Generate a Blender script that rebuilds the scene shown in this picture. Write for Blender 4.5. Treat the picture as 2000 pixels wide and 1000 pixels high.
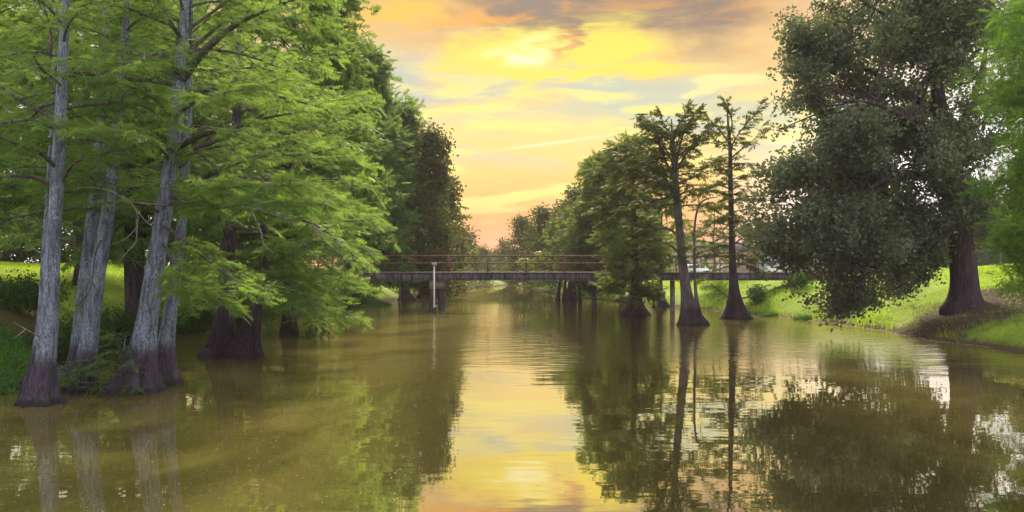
import bpy, math, random
import numpy as np
from mathutils import Vector

# ------------------------------------------------------------------ clearing, camera, sky, sun, exposure
for o in list(bpy.data.objects):
    bpy.data.objects.remove(o)
SC = bpy.context.scene
COL = SC.collection
F, H0, CZ = 1732.0, 520.0, 3.5           # focal length in photo pixels, horizon row, eye height (m)


def W(px, py, d):
    """point of the place seen at photo pixel (px, py) at distance d along the channel"""
    return np.array([(px - 1000.0) / F * d, d, CZ - (py - H0) / F * d])


cam = bpy.data.cameras.new("camera")
cam.sensor_fit = 'HORIZONTAL'
cam.angle = math.radians(60.0)
cam.shift_y = 0.010
cam.clip_start, cam.clip_end = 0.1, 5000
cam_o = bpy.data.objects.new("camera", cam)
cam_o.location = (0, 0, CZ)
cam_o.rotation_euler = (math.radians(90), 0, 0)
COL.objects.link(cam_o)
SC.camera = cam_o

SUN_EL, SUN_AZ = math.radians(32.0), math.radians(2.5)   # azimuth measured from +Y towards +X
SUN_STRENGTH, SKY_STRENGTH, CLOUD_STRENGTH, EXPOSURE = 5.0, 0.05, 0.58, 0.95
HAZE = 0.0003


def srgb(r, g, b):
    f = lambda c: (c / 255 / 12.92) if c / 255 <= 0.04045 else ((c / 255 + 0.055) / 1.055) ** 2.4
    return (f(r), f(g), f(b), 1.0)


class NT:
    """small node-expression builder"""
    def __init__(s, tree):
        s.t = tree
        tree.nodes.clear()

    def n(s, typ, **kw):
        x = s.t.nodes.new(typ)
        for k, v in kw.items():
            setattr(x, k, v)
        return x

    def put(s, sock, v):
        if hasattr(v, 'is_linked') or isinstance(v, bpy.types.NodeSocket):
            s.t.links.new(v, sock)
        else:
            sock.default_value = v

    def m(s, op, a, b=0.0, c=0.0, clamp=False):
        x = s.n('ShaderNodeMath', operation=op, use_clamp=clamp)
        s.put(x.inputs[0], a); s.put(x.inputs[1], b); s.put(x.inputs[2], c)
        return x.outputs[0]

    def vm(s, op, a, b=(0, 0, 0)):
        x = s.n('ShaderNodeVectorMath', operation=op)
        s.put(x.inputs[0], a); s.put(x.inputs[1], b)
        return x.outputs[0]

    def mix(s, f, a, b, typ='MIX'):
        x = s.n('ShaderNodeMix', data_type='RGBA', blend_type=typ)
        s.put(x.inputs[0], f); s.put(x.inputs[6], a); s.put(x.inputs[7], b)
        return x.outputs[2]

    def ss(s, v, lo, hi, a=0.0, b=1.0):
        x = s.n('ShaderNodeMapRange', interpolation_type='SMOOTHSTEP')
        s.put(x.inputs[0], v)
        for i, q in enumerate((lo, hi, a, b)):
            s.put(x.inputs[1 + i], q)
        return x.outputs[0]

    def noise(s, vec, scale, detail=4, rough=0.5, dist=0.0):
        x = s.n('ShaderNodeTexNoise')
        s.put(x.inputs['Vector'], vec)
        x.inputs['Scale'].default_value = scale
        x.inputs['Detail'].default_value = detail
        x.inputs['Roughness'].default_value = rough
        x.inputs['Distortion'].default_value = dist
        return x.outputs['Fac']

    def ramp(s, f, stops):
        x = s.n('ShaderNodeValToRGB')
        e = x.color_ramp.elements
        while len(e) < len(stops):
            e.new(0.5)
        for q, (p, c) in zip(e, stops):
            q.position = p; q.color = c
        s.put(x.inputs[0], f)
        return x.outputs[0]

    def comb(s, a, b, c):
        x = s.n('ShaderNodeCombineXYZ')
        s.put(x.inputs[0], a); s.put(x.inputs[1], b); s.put(x.inputs[2], c)
        return x.outputs[0]

    def gauss(s, u, v, u0, v0, su, sv, tilt=0.0):
        du, dv = s.m('SUBTRACT', u, u0), s.m('SUBTRACT', v, v0)
        if tilt:
            dv = s.m('SUBTRACT', dv, s.m('MULTIPLY', du, tilt))
        a = s.m('POWER', s.m('ABSOLUTE', s.m('DIVIDE', du, su)), 2.0)
        b = s.m('POWER', s.m('ABSOLUTE', s.m('DIVIDE', dv, sv)), 2.0)
        return s.m('EXPONENT', s.m('MULTIPLY', s.m('ADD', a, b), -1.0))


def build_world():
    w = bpy.data.worlds.new("World")
    SC.world = w
    w.use_nodes = True
    g = NT(w.node_tree)
    out = g.n('ShaderNodeOutputWorld')
    sky = g.n('ShaderNodeTexSky', sky_type='NISHITA')
    sky.sun_disc = False
    sky.sun_elevation = SUN_EL
    sky.sun_rotation = SUN_AZ
    sky.air_density, sky.dust_density, sky.ozone_density = 1.0, 1.5, 1.0
    bg1 = g.n('ShaderNodeBackground')
    g.put(bg1.inputs[0], sky.outputs[0]); bg1.inputs[1].default_value = SKY_STRENGTH
    # sunset cloud deck, laid out by azimuth u and elevation v in degrees round the sun's bearing
    d = g.n('ShaderNodeTexCoord').outputs['Generated']
    sep = g.n('ShaderNodeSeparateXYZ'); g.put(sep.inputs[0], d)
    x, y, z = sep.outputs
    az = g.m('MULTIPLY', g.m('ARCTAN2', x, y), 57.29578)
    el = g.m('MULTIPLY', g.m('ARCSINE', z), 57.29578)
    flat = g.vm('MULTIPLY', d, (3.0, 3.0, 15.0))
    warp = g.m('SUBTRACT', g.noise(g.vm('MULTIPLY', d, (6, 6, 18)), 1.6, 7, 0.6, 0.4), 0.5)
    warp2 = g.m('SUBTRACT', g.noise(g.vm('ADD', flat, (7.1, 3.3, 1.7)), 2.6, 7, 0.62, 0.4), 0.5)
    u = g.m('ADD', az, g.m('MULTIPLY', warp, 13.0))
    v = g.m('ADD', el, g.m('MULTIPLY', warp2, 4.2))
    n1 = g.noise(g.vm('ADD', flat, (1.3, 8.2, 4.0)), 1.5, 6, 0.58, 0.35)
    n2 = g.noise(g.vm('ADD', flat, (5.7, 2.1, 9.4)), 2.6, 6, 0.6, 0.5)
    n3 = g.noise(g.vm('ADD', g.vm('MULTIPLY', d, (4, 4, 10)), (2.2, 6.1, 3.4)), 1.4, 6, 0.55, 0.3)
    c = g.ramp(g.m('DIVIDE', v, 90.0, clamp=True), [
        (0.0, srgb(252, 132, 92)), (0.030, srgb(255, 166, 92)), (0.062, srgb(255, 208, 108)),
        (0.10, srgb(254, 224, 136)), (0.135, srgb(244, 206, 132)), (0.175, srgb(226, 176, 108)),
        (0.26, srgb(214, 190, 170)), (0.45, (1.32, 1.28, 1.36, 1)), (1.0, (1.5, 1.48, 1.6, 1))])  # upper sky set brighter than the sunset to raise ambient light
    # away from the sun the deck is pale lavender, brightened to lift ambient light
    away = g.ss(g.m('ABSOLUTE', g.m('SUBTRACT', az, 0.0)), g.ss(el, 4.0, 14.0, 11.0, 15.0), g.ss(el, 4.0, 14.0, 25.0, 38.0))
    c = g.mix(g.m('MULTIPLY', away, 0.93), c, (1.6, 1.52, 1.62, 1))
    # pale blue-grey gaps
    gap = g.m('MULTIPLY', g.ss(n1, 0.50, 0.60), g.m('MULTIPLY', g.ss(el, 5.0, 8.5), g.ss(el, 24.0, 13.0)))
    c = g.mix(g.m('MULTIPLY', gap, 0.7), c, srgb(184, 200, 190))
    gap2 = g.ss(g.gauss(u, v, 8.0, 10.3, 7.0, 1.5), 0.1, 0.75)
    c = g.mix(g.m('MULTIPLY', gap2, 0.7), c, srgb(194, 204, 180))
    gap3 = g.gauss(u, v, -7.2, 12.0, 3.0, 1.9)
    c = g.mix(g.m('MULTIPLY', gap3, 0.85), c, srgb(194, 196, 184))
    gap4 = g.gauss(u, v, -2.0, 9.6, 4.0, 0.7)
    c = g.mix(g.m('MULTIPLY', gap4, 0.6), c, srgb(196, 204, 178))
    # lemon streaks in the lower half
    st = g.m('MULTIPLY', g.ss(n2, 0.48, 0.60), g.m('MULTIPLY', g.ss(el, 1.5, 5.0), g.ss(el, 15.0, 10.0)))
    st = g.m('MULTIPLY', st, g.ss(g.m('ABSOLUTE', az), 34.0, 14.0))
    c = g.mix(g.m('MULTIPLY', st, 0.9), c, srgb(255, 236, 128))
    # dark smoky cloud along the top
    dk = g.m('MULTIPLY', g.ss(g.m('ADD', n3, g.m('MULTIPLY', g.m('MAXIMUM', g.gauss(u, v, 5.0, 17.2, 10.0, 2.2), g.gauss(u, v, 3.0, 15.2, 1.5, 2.4)), 0.36)), 0.46, 0.72),
             g.m('MULTIPLY', g.ss(el, 11.5, 15.0), g.ss(el, 50.0, 24.0)))
    c = g.mix(g.m('MULTIPLY', dk, 0.92), c, srgb(130, 112, 96))
    orange = g.m('MULTIPLY', g.ss(n2, 0.5, 0.3), g.m('MULTIPLY', g.gauss(az, el, 2.0, 14.6, 15.0, 3.2), 1.0))
    c = g.mix(orange, c, srgb(250, 172, 54))
    # upper-left golden streak
    c = g.mix(g.m('MULTIPLY', g.gauss(u, v, -7.5, 15.6, 4.2, 1.0, 0.30), 0.95), c, srgb(255, 196, 66))
    # glow of the veiled sun
    gl = g.m('MULTIPLY', g.gauss(u, v, 0.4, 13.5, 3.8, 1.7), 1.0)
    gl2 = g.m('MULTIPLY', g.gauss(u, v, 5.6, 13.9, 4.6, 1.5), 0.92)
    gl3 = g.m('MULTIPLY', g.gauss(u, v, 3.4, 12.2, 7.5, 0.50), 0.9)
    tot = g.m('MAXIMUM', g.m('MAXIMUM', gl, gl2), gl3)
    notch = g.m('MULTIPLY', g.gauss(u, v, 3.0, 14.8, 0.75, 1.5), 0.75)
    tot = g.m('MULTIPLY', tot, g.m('SUBTRACT', 1.0, notch))
    tot = g.ss(tot, 0.06, 0.75)
    c = g.mix(tot, c, srgb(255, 228, 76))
    core = g.gauss(u, v, 0.8, 13.6, 1.5, 0.8)
    c = g.mix(g.m('MULTIPLY', core, 0.85), c, (1.15, 1.05, 0.62, 1))
    # bright cloud bank to the side, thin contrail
    c = g.mix(g.m('MULTIPLY', g.ss(g.gauss(u, v, 13.0, 11.3, 3.3, 0.75), 0.25, 0.6), 0.85), c, srgb(255, 236, 156))
    con = g.m('MULTIPLY', g.gauss(az, el, 2.6, 7.9, 3.4, 0.10, 0.125), 0.75)
    c = g.mix(con, c, srgb(255, 250, 190))
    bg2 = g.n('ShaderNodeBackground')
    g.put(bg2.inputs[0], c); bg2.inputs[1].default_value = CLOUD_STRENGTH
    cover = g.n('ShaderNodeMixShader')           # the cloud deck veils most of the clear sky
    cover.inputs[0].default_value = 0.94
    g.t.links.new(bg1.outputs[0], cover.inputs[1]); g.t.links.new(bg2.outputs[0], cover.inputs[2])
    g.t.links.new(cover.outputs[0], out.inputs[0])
    w.cycles.sampling_method = 'MANUAL'
    w.cycles.sample_map_resolution = 512


build_world()
sun = bpy.data.lights.new("sun", 'SUN')
sun.energy = SUN_STRENGTH
sun.angle = math.radians(9.0)
sun.color = (1.0, 0.84, 0.58)
sun_o = bpy.data.objects.new("sun", sun)
sd = Vector((math.sin(SUN_AZ) * math.cos(SUN_EL), math.cos(SUN_AZ) * math.cos(SUN_EL), math.sin(SUN_EL)))
sun_o.rotation_euler = (-sd).to_track_quat('-Z', 'Y').to_euler()
sun_o.location = (0, 0, 60)
COL.objects.link(sun_o)

SC.view_settings.view_transform = 'Standard'
SC.view_settings.look = 'None'
SC.view_settings.exposure = EXPOSURE
SC.view_settings.gamma = 1.0
SC.view_settings.use_curve_mapping = False
cy = SC.cycles
cy.max_bounces, cy.diffuse_bounces, cy.glossy_bounces, cy.transmission_bounces = 8, 4, 3, 5
cy.caustics_reflective = cy.caustics_refractive = False
cy.use_denoising = True
cy.sample_clamp_indirect = 6.0
cy.sample_clamp_direct = 12.0

# ------------------------------------------------------------------ materials


def new_mat(name):
    m = bpy.data.materials.new(name)
    m.use_nodes = True
    g = NT(m.node_tree)
    return m, g, g.n('ShaderNodeOutputMaterial')


def principled(g, out, col, rough=0.8, spec=0.3, metal=0.0, bump=None, strength=0.5, distance=0.02):
    p = g.n('ShaderNodeBsdfPrincipled')
    g.put(p.inputs['Base Color'], col)
    g.put(p.inputs['Roughness'], rough)
    p.inputs['Metallic'].default_value = metal
    p.inputs['Specular IOR Level'].default_value = spec
    if bump is not None:
        b = g.n('ShaderNodeBump')
        b.inputs['Strength'].default_value = strength
        b.inputs['Distance'].default_value = distance
        g.put(b.inputs['Height'], bump)
        g.t.links.new(b.outputs[0], p.inputs['Normal'])
    g.t.links.new(p.outputs[0], out.inputs[0])
    return p


def leaf_mat(name, c1, c2, trans, tfac=0.45, spec=0.12, clump=0.5, cool=None):
    """two-sided leaf: colour differs from leaf to leaf and from bough to bough, light passes through"""
    m, g, out = new_mat(name)
    rnd = g.n('ShaderNodeNewGeometry').outputs['Random Per Island']
    pos = g.n('ShaderNodeNewGeometry').outputs['Position']
    n = g.noise(pos, clump, 2, 0.5)
    f = g.m('ADD', g.m('MULTIPLY', rnd, 0.55), g.ss(n, 0.38, 0.62, 0.0, 0.45))
    col = g.mix(f, c1, c2)
    if cool:
        col = g.mix(g.ss(g.noise(pos, 0.28, 2, 0.5), 0.46, 0.62, 0.0, 0.8), col, cool)
    p = g.n('ShaderNodeBsdfPrincipled')
    g.put(p.inputs['Base Color'], col)
    p.inputs['Roughness'].default_value = 0.6
    p.inputs['Specular IOR Level'].default_value = spec
    t = g.n('ShaderNodeBsdfTranslucent')
    g.put(t.inputs[0], g.mix(f, trans, tuple(min(1, q * 1.45) for q in trans[:3]) + (1,)))
    mx = g.n('ShaderNodeMixShader')
    mx.inputs[0].default_value = tfac
    g.t.links.new(p.outputs[0], mx.inputs[1]); g.t.links.new(t.outputs[0], mx.inputs[2])
    g.t.links.new(mx.outputs[0], out.inputs[0])
    return m


def bark_mat(name, dark, light, stain=None, stain_z=1.4, vs=1.0, lichen=None):
    m, g, out = new_mat(name)
    ob = g.n('ShaderNodeTexCoord').outputs['Object']
    st = g.vm('MULTIPLY', ob, (9.0 * vs, 9.0 * vs, 1.6 * vs))
    n1 = g.noise(st, 1.0, 5, 0.62, 0.6)
    n2 = g.noise(ob, 1.7, 4, 0.6)
    n3 = g.noise(g.vm('MULTIPLY', ob, (34 * vs, 34 * vs, 13 * vs)), 1.0, 4, 0.65, 0.5)
    n4 = g.noise(g.vm('MULTIPLY', ob, (22 * vs, 22 * vs, 1.1 * vs)), 1.0, 4, 0.6, 0.4)
    col = g.mix(g.m('MULTIPLY', g.ss(n1, 0.34, 0.60), g.ss(n3, 0.36, 0.56, 0.35, 1.0)), dark, light)
    pt = g.noise(g.vm('MULTIPLY', ob, (0.9, 0.9, 0.45)), 1.3, 4, 0.6)
    col = g.mix(g.ss(pt, 0.52, 0.68, 0.0, 0.55), col, dark)
    if lichen:
        col = g.mix(g.m('MULTIPLY', g.ss(n3, 0.52, 0.64), g.ss(n2, 0.4, 0.6)), col, lichen)
    if stain:
        sp = g.n('ShaderNodeSeparateXYZ'); g.put(sp.inputs[0], ob)
        zz = g.m('ADD', sp.outputs[2], g.m('MULTIPLY', g.m('SUBTRACT', n2, 0.5), 1.6))
        k = g.ss(zz, stain_z - 0.45, stain_z + 0.25, 1.0, 0.0)
        col = g.mix(g.m('MULTIPLY', k, 0.90), col, g.mix(g.ss(n4, 0.36, 0.66), tuple(q * 0.45 for q in stain[:3]) + (1,), tuple(q * 1.4 for q in stain[:3]) + (1,)))
        wet = g.ss(g.m('ADD', sp.outputs[2], g.m('MULTIPLY', g.m('SUBTRACT', n3, 0.5), 0.25)), 0.10, 0.22, 0.65, 0.0)
        col = g.mix(wet, col, (0.016, 0.012, 0.012, 1))
        moss = g.m('MULTIPLY', g.ss(n2, 0.56, 0.68), g.ss(sp.outputs[2], 3.2, 0.6))
        col = g.mix(g.m('MULTIPLY', moss, 0.45), col, (0.050, 0.070, 0.030, 1))
    h = g.m('ADD', g.m('ADD', n1, g.m('MULTIPLY', n3, 0.5)), g.m('MULTIPLY', n4, 0.6))
    principled(g, out, col, 0.9, 0.15, bump=h, strength=0.9, distance=0.05)
    return m


def plain_mat(name, col, rough=0.6, spec=0.3, metal=0.0, var=0.25, scale=3.0, stretch=(1, 1, 1), dirt=None, dirt_amt=0.6):
    m, g, out = new_mat(name)
    ob = g.n('ShaderNodeNewGeometry').outputs['Position']
    n = g.noise(g.vm('MULTIPLY', ob, stretch), scale, 5, 0.6)
    a = tuple(q * (1 - var) for q in col[:3]) + (1,)
    b = tuple(min(1, q * (1 + var)) for q in col[:3]) + (1,)
    c = g.mix(g.ss(n, 0.3, 0.7), a, b)
    if dirt:
        n2 = g.noise(g.vm('MULTIPLY', ob, stretch), scale * 2.3, 4, 0.65)
        c = g.mix(g.m('MULTIPLY', g.ss(n2, 0.45, 0.66), dirt_amt), c, dirt)
    principled(g, out, c, rough, spec, metal, bump=n, strength=0.3, distance=0.01)
    return m


M = {}
M['cypress'] = leaf_mat('cypress_foliage', (0.058, 0.115, 0.024, 1), (0.140, 0.22, 0.046, 1), (0.215, 0.345, 0.052, 1), 0.48, cool=(0.062, 0.145, 0.062, 1))
M['cypress_deep'] = leaf_mat('cypress_foliage_deep', (0.045, 0.090, 0.026, 1), (0.105, 0.170, 0.042, 1), (0.16, 0.25, 0.045, 1), 0.45, cool=(0.05, 0.115, 0.055, 1))
M['cypress_far'] = leaf_mat('cypress_foliage_far', (0.048, 0.074, 0.018, 1), (0.100, 0.135, 0.030, 1), (0.15, 0.20, 0.034, 1), 0.42, clump=0.3)  # olive shift puts the sunset's backlit tint into the leaf colour
M['cypress_green'] = leaf_mat('cypress_foliage_green', (0.050, 0.115, 0.018, 1), (0.115, 0.21, 0.030, 1), (0.17, 0.32, 0.034, 1), 0.46)
M['cypress_backlit'] = leaf_mat('cypress_foliage_backlit', (0.040, 0.058, 0.014, 1), (0.080, 0.105, 0.024, 1), (0.075, 0.095, 0.016, 1), 0.34, clump=0.3)  # same foliage with the darkness of backlit crowns put into its colour
M['broad_far'] = leaf_mat('broadleaf_foliage_far', (0.040, 0.055, 0.018, 1), (0.080, 0.098, 0.028, 1), (0.11, 0.12, 0.025, 1), 0.32, clump=0.3)
M['oak'] = leaf_mat('oak_foliage', (0.060, 0.082, 0.045, 1), (0.140, 0.170, 0.095, 1), (0.11, 0.14, 0.045, 1), 0.30, 0.3, 0.6)
M['shrub'] = leaf_mat('shrub_foliage', (0.022, 0.060, 0.014, 1), (0.055, 0.125, 0.025, 1), (0.07, 0.16, 0.02, 1), 0.35)
M['grassblade'] = leaf_mat('grass_blades', (0.11, 0.21, 0.018, 1), (0.22, 0.36, 0.030, 1), (0.34, 0.48, 0.03, 1), 0.45, 0.15, 0.25)
M['groundcover'] = leaf_mat('ground_cover_leaves', (0.035, 0.12, 0.022, 1), (0.09, 0.25, 0.045, 1), (0.10, 0.26, 0.03, 1), 0.35, 0.3, 0.6)
M['bark'] = bark_mat('cypress_bark', (0.080, 0.078, 0.105, 1), (0.26, 0.31, 0.42, 1), (0.060, 0.040, 0.060, 1), 1.35, 1.0, (0.40, 0.46, 0.54, 1))
M['bark_far'] = bark_mat('cypress_bark_far', (0.07, 0.055, 0.06, 1), (0.19, 0.165, 0.175, 1), (0.05, 0.032, 0.042, 1), 1.2, 0.8)
M['bark_dark'] = bark_mat('dark_cypress_bark', (0.040, 0.028, 0.038, 1), (0.105, 0.08, 0.10, 1), (0.045, 0.028, 0.042, 1), 1.5, 0.9)
M['bark_oak'] = bark_mat('oak_bark', (0.030, 0.019, 0.027, 1), (0.080, 0.058, 0.070, 1), None, 0, 0.9)
M['limb'] = bark_mat('limb_bark', (0.055, 0.042, 0.046, 1), (0.16, 0.135, 0.14, 1), None, 0, 1.4)
M['dead'] = bark_mat('dead_wood', (0.20, 0.18, 0.18, 1), (0.46, 0.43, 0.42, 1), None, 0, 2.0)
M['rust'] = plain_mat('rusty_red_paint', (0.15, 0.052, 0.044, 1), 0.75, 0.25, 0.0, 0.3, 4.0, dirt=(0.10, 0.05, 0.035, 1))
M['girder'] = plain_mat('weathered_girder', (0.17, 0.15, 0.185, 1), 0.85, 0.2, 0.0, 0.4, 1.6, (2.2, 2.2, 0.35), (0.05, 0.038, 0.05, 1), 0.85)
M['deck'] = plain_mat('weathered_deck', (0.26, 0.23, 0.22, 1), 0.85, 0.2, 0.0, 0.3, 2.0, dirt=(0.10, 0.08, 0.08, 1))
M['pile'] = plain_mat('dark_pile', (0.055, 0.042, 0.045, 1), 0.9, 0.2, 0.0, 0.35, 3.0, (2, 2, 0.5))
M['concrete'] = plain_mat('grey_concrete', (0.30, 0.28, 0.27, 1), 0.9, 0.2, 0.0, 0.25, 2.0, (1, 1, 0.6), (0.13, 0.11, 0.10, 1), 0.6)
M['brick'] = plain_mat('red_brown_masonry', (0.20, 0.085, 0.065, 1), 0.9, 0.2, 0.0, 0.35, 2.5, dirt=(0.07, 0.04, 0.035, 1))
M['whitepaint'] = plain_mat('white_painted_metal', (0.74, 0.73, 0.72, 1), 0.5, 0.3, 0.0, 0.08, 6.0, dirt=(0.45, 0.42, 0.38, 1), dirt_amt=0.4)
M['galv'] = plain_mat('galvanised_steel', (0.46, 0.47, 0.49, 1), 0.5, 0.4, 0.5, 0.15, 5.0)
M['fencewire'] = plain_mat('dull_fence_steel', (0.20, 0.21, 0.23, 1), 0.7, 0.3, 0.3, 0.2, 5.0)
M['tan'] = plain_mat('tan_wall', (0.46, 0.33, 0.25, 1), 0.9, 0.2, 0.0, 0.12, 0.8)
M['pink'] = plain_mat('pinkish_wall', (0.50, 0.36, 0.33, 1), 0.9, 0.2, 0.0, 0.12, 0.8)
M['blue'] = plain_mat('pale_blue_siding', (0.48, 0.58, 0.68, 1), 0.7, 0.2, 0.0, 0.08, 0.8)
M['brownwall'] = plain_mat('brown_wall', (0.17, 0.11, 0.085, 1), 0.9, 0.2, 0.0, 0.2, 1.0)
M['roof'] = plain_mat('dark_roof', (0.085, 0.07, 0.068, 1), 0.9, 0.2, 0.0, 0.25, 1.5)
M['glass'] = plain_mat('dark_glass', (0.03, 0.04, 0.05, 1), 0.08, 0.6, 0.0, 0.05, 1.0)
M['carpaint'] = plain_mat('white_car_paint', (0.78, 0.78, 0.78, 1), 0.25, 0.5, 0.0, 0.03, 1.0)
M['tyre'] = plain_mat('black_rubber', (0.02, 0.02, 0.02, 1), 0.9, 0.2)
M['leaflitter'] = leaf_mat('fallen_leaves', (0.065, 0.040, 0.028, 1), (0.17, 0.105, 0.070, 1), (0.12, 0.07, 0.03, 1), 0.15, 0.2)
M['fleck'] = plain_mat('pale_floating_flecks', (0.54, 0.48, 0.34, 1), 0.8, 0.2, 0.0, 0.3, 8.0)
M['scum'] = plain_mat('floating_pollen_scum', (0.22, 0.17, 0.05, 1), 0.8, 0.2, 0.0, 0.3, 3.0)


def ground_mat():
    m, g, out = new_mat('bank_ground')
    pos = g.n('ShaderNodeNewGeometry').outputs['Position']
    sp = g.n('ShaderNodeSeparateXYZ'); g.put(sp.inputs[0], pos)
    n1 = g.noise(pos, 0.35, 5, 0.6); n2 = g.noise(pos, 2.5, 5, 0.65); n3 = g.noise(pos, 14.0, 3, 0.6)
    c = g.mix(g.ss(n1, 0.35, 0.65), (0.12, 0.20, 0.020, 1), (0.21, 0.31, 0.028, 1))
    c = g.mix(g.m('MULTIPLY', g.ss(n2, 0.45, 0.7), 0.55), c, (0.14, 0.13, 0.04, 1))
    mud = g.m('ADD', sp.outputs[2], g.m('MULTIPLY', g.m('SUBTRACT', n2, 0.5), 0.5))
    c = g.mix(g.ss(mud, 0.42, 0.08), c, (0.060, 0.042, 0.026, 1))
    # bare earth and old leaves under the oak, darkened to deepen its shade
    dv = g.vm('MULTIPLY', g.vm('SUBTRACT', pos, (23.0, 44.0, 1.3)), (0.17, 0.23, 0.0))
    ln = g.n('ShaderNodeVectorMath', operation='LENGTH'); g.put(ln.inputs[0], dv)
    dist = g.m('ADD', ln.outputs['Value'], g.m('MULTIPLY', g.m('SUBTRACT', g.m('ADD', n1, g.m('MULTIPLY', n2, 0.8)), 0.9), 1.1))
    c = g.mix(g.m('MULTIPLY', g.ss(dist, 1.15, 0.7), 0.92), c, g.mix(n2, (0.036, 0.024, 0.021, 1), (0.085, 0.054, 0.044, 1)))
    # worn brown bank by the big cypresses
    dv = g.vm('MULTIPLY', g.vm('SUBTRACT', pos, (-19.0, 33.0, 1.3)), (0.30, 0.20, 0.0))
    ln = g.n('ShaderNodeVectorMath', operation='LENGTH'); g.put(ln.inputs[0], dv)
    dist = g.m('ADD', ln.outputs['Value'], g.m('MULTIPLY', g.m('SUBTRACT', n1, 0.5), 0.8))
    c = g.mix(g.m('MULTIPLY', g.ss(dist, 1.1, 0.6), 0.85), c, g.mix(n2, (0.070, 0.055, 0.025, 1), (0.13, 0.095, 0.045, 1)))
    principled(g, out, c, 0.95, 0.1, bump=g.m('ADD', n2, g.m('MULTIPLY', n3, 0.6)), strength=0.6, distance=0.08)
    return m


def water_mat():
    m, g, out = new_mat('muddy_river_water')
    pos = g.n('ShaderNodeNewGeometry').outputs['Position']
    sp = g.n('ShaderNodeSeparateXYZ'); g.put(sp.inputs[0], pos)
    patch = g.noise(g.vm('MULTIPLY', pos, (0.045, 0.075, 0)), 1.0, 4, 0.6)
    # breeze band ruffles the middle reach, the near water is almost still
    yb = g.m('ADD', sp.outputs[1], g.m('MULTIPLY', g.m('SUBTRACT', patch, 0.5), 34.0))
    band = g.m('MULTIPLY', g.ss(yb, 25.0, 36.0), g.ss(yb, 92.0, 80.0))
    w1 = g.noise(g.vm('MULTIPLY', pos, (0.9, 2.4, 0)), 1.0, 1, 0.4, 0.3)
    w2 = g.noise(g.vm('MULTIPLY', pos, (3.6, 7.5, 0)), 1.0, 3, 0.55, 0.2)
    w3 = g.noise(g.vm('MULTIPLY', pos, (0.30, 0.75, 0)), 1.0, 2, 0.5)
    amp = g.m('ADD', 0.07, g.m('MULTIPLY', band, 0.9))
    h = g.m('ADD', g.m('MULTIPLY', w1, g.m('MULTIPLY', amp, 0.6)), g.m('MULTIPLY', w2, g.m('ADD', 0.006, g.m('MULTIPLY', band, 0.20))))
    w4 = g.noise(g.vm('MULTIPLY', pos, (0.55, 1.15, 0)), 1.0, 2, 0.55, 0.4)
    h = g.m('ADD', h, g.m('MULTIPLY', w4, g.m('MULTIPLY', band, 0.55)))
    h = g.m('ADD', h, g.m('MULTIPLY', w3, 0.12))
    b = g.n('ShaderNodeBump'); b.inputs['Strength'].default_value = 1.0; b.inputs['Distance'].default_value = 0.035
    g.put(b.inputs['Height'], h)
    silt = g.noise(g.vm('MULTIPLY', pos, (0.16, 0.10, 0)), 1.0, 6, 0.62, 1.6)
    col = g.mix(g.ss(silt, 0.38, 0.64), (0.080, 0.070, 0.017, 1), (0.150, 0.130, 0.036, 1))
    plume = g.ss(g.m('ADD', sp.outputs[0], g.m('MULTIPLY', g.m('SUBTRACT', silt, 0.5), 6.0)), -4.5, 0.5, 1.0, 0.0)
    plume = g.m('MAXIMUM', plume, g.ss(g.m('ADD', sp.outputs[0], g.m('MULTIPLY', g.m('SUBTRACT', silt, 0.5), 6.0)), 5.5, 13.0, 0.0, 0.75))
    col = g.mix(plume, (0.040, 0.034, 0.009, 1), col)
    df = g.n('ShaderNodeBsdfDiffuse'); g.put(df.inputs[0], col)
    gs = g.n('ShaderNodeBsdfGlossy'); gs.inputs['Roughness'].default_value = 0.004
    gs.inputs[0].default_value = (1.0, 0.95, 0.84, 1)
    g.t.links.new(b.outputs[0], gs.inputs['Normal'])
    fr = g.n('ShaderNodeFresnel'); fr.inputs['IOR'].default_value = 1.9
    mx = g.n('ShaderNodeMixShader')
    g.put(mx.inputs[0], g.m('ADD', g.m('SUBTRACT', 0.58, g.m('MULTIPLY', plume, 0.30)), g.m('MULTIPLY', fr.outputs[0], 0.40)))
    g.t.links.new(df.outputs[0], mx.inputs[1]); g.t.links.new(gs.outputs[0], mx.inputs[2])
    g.t.links.new(mx.outputs[0], out.inputs[0])
    return m


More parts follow.
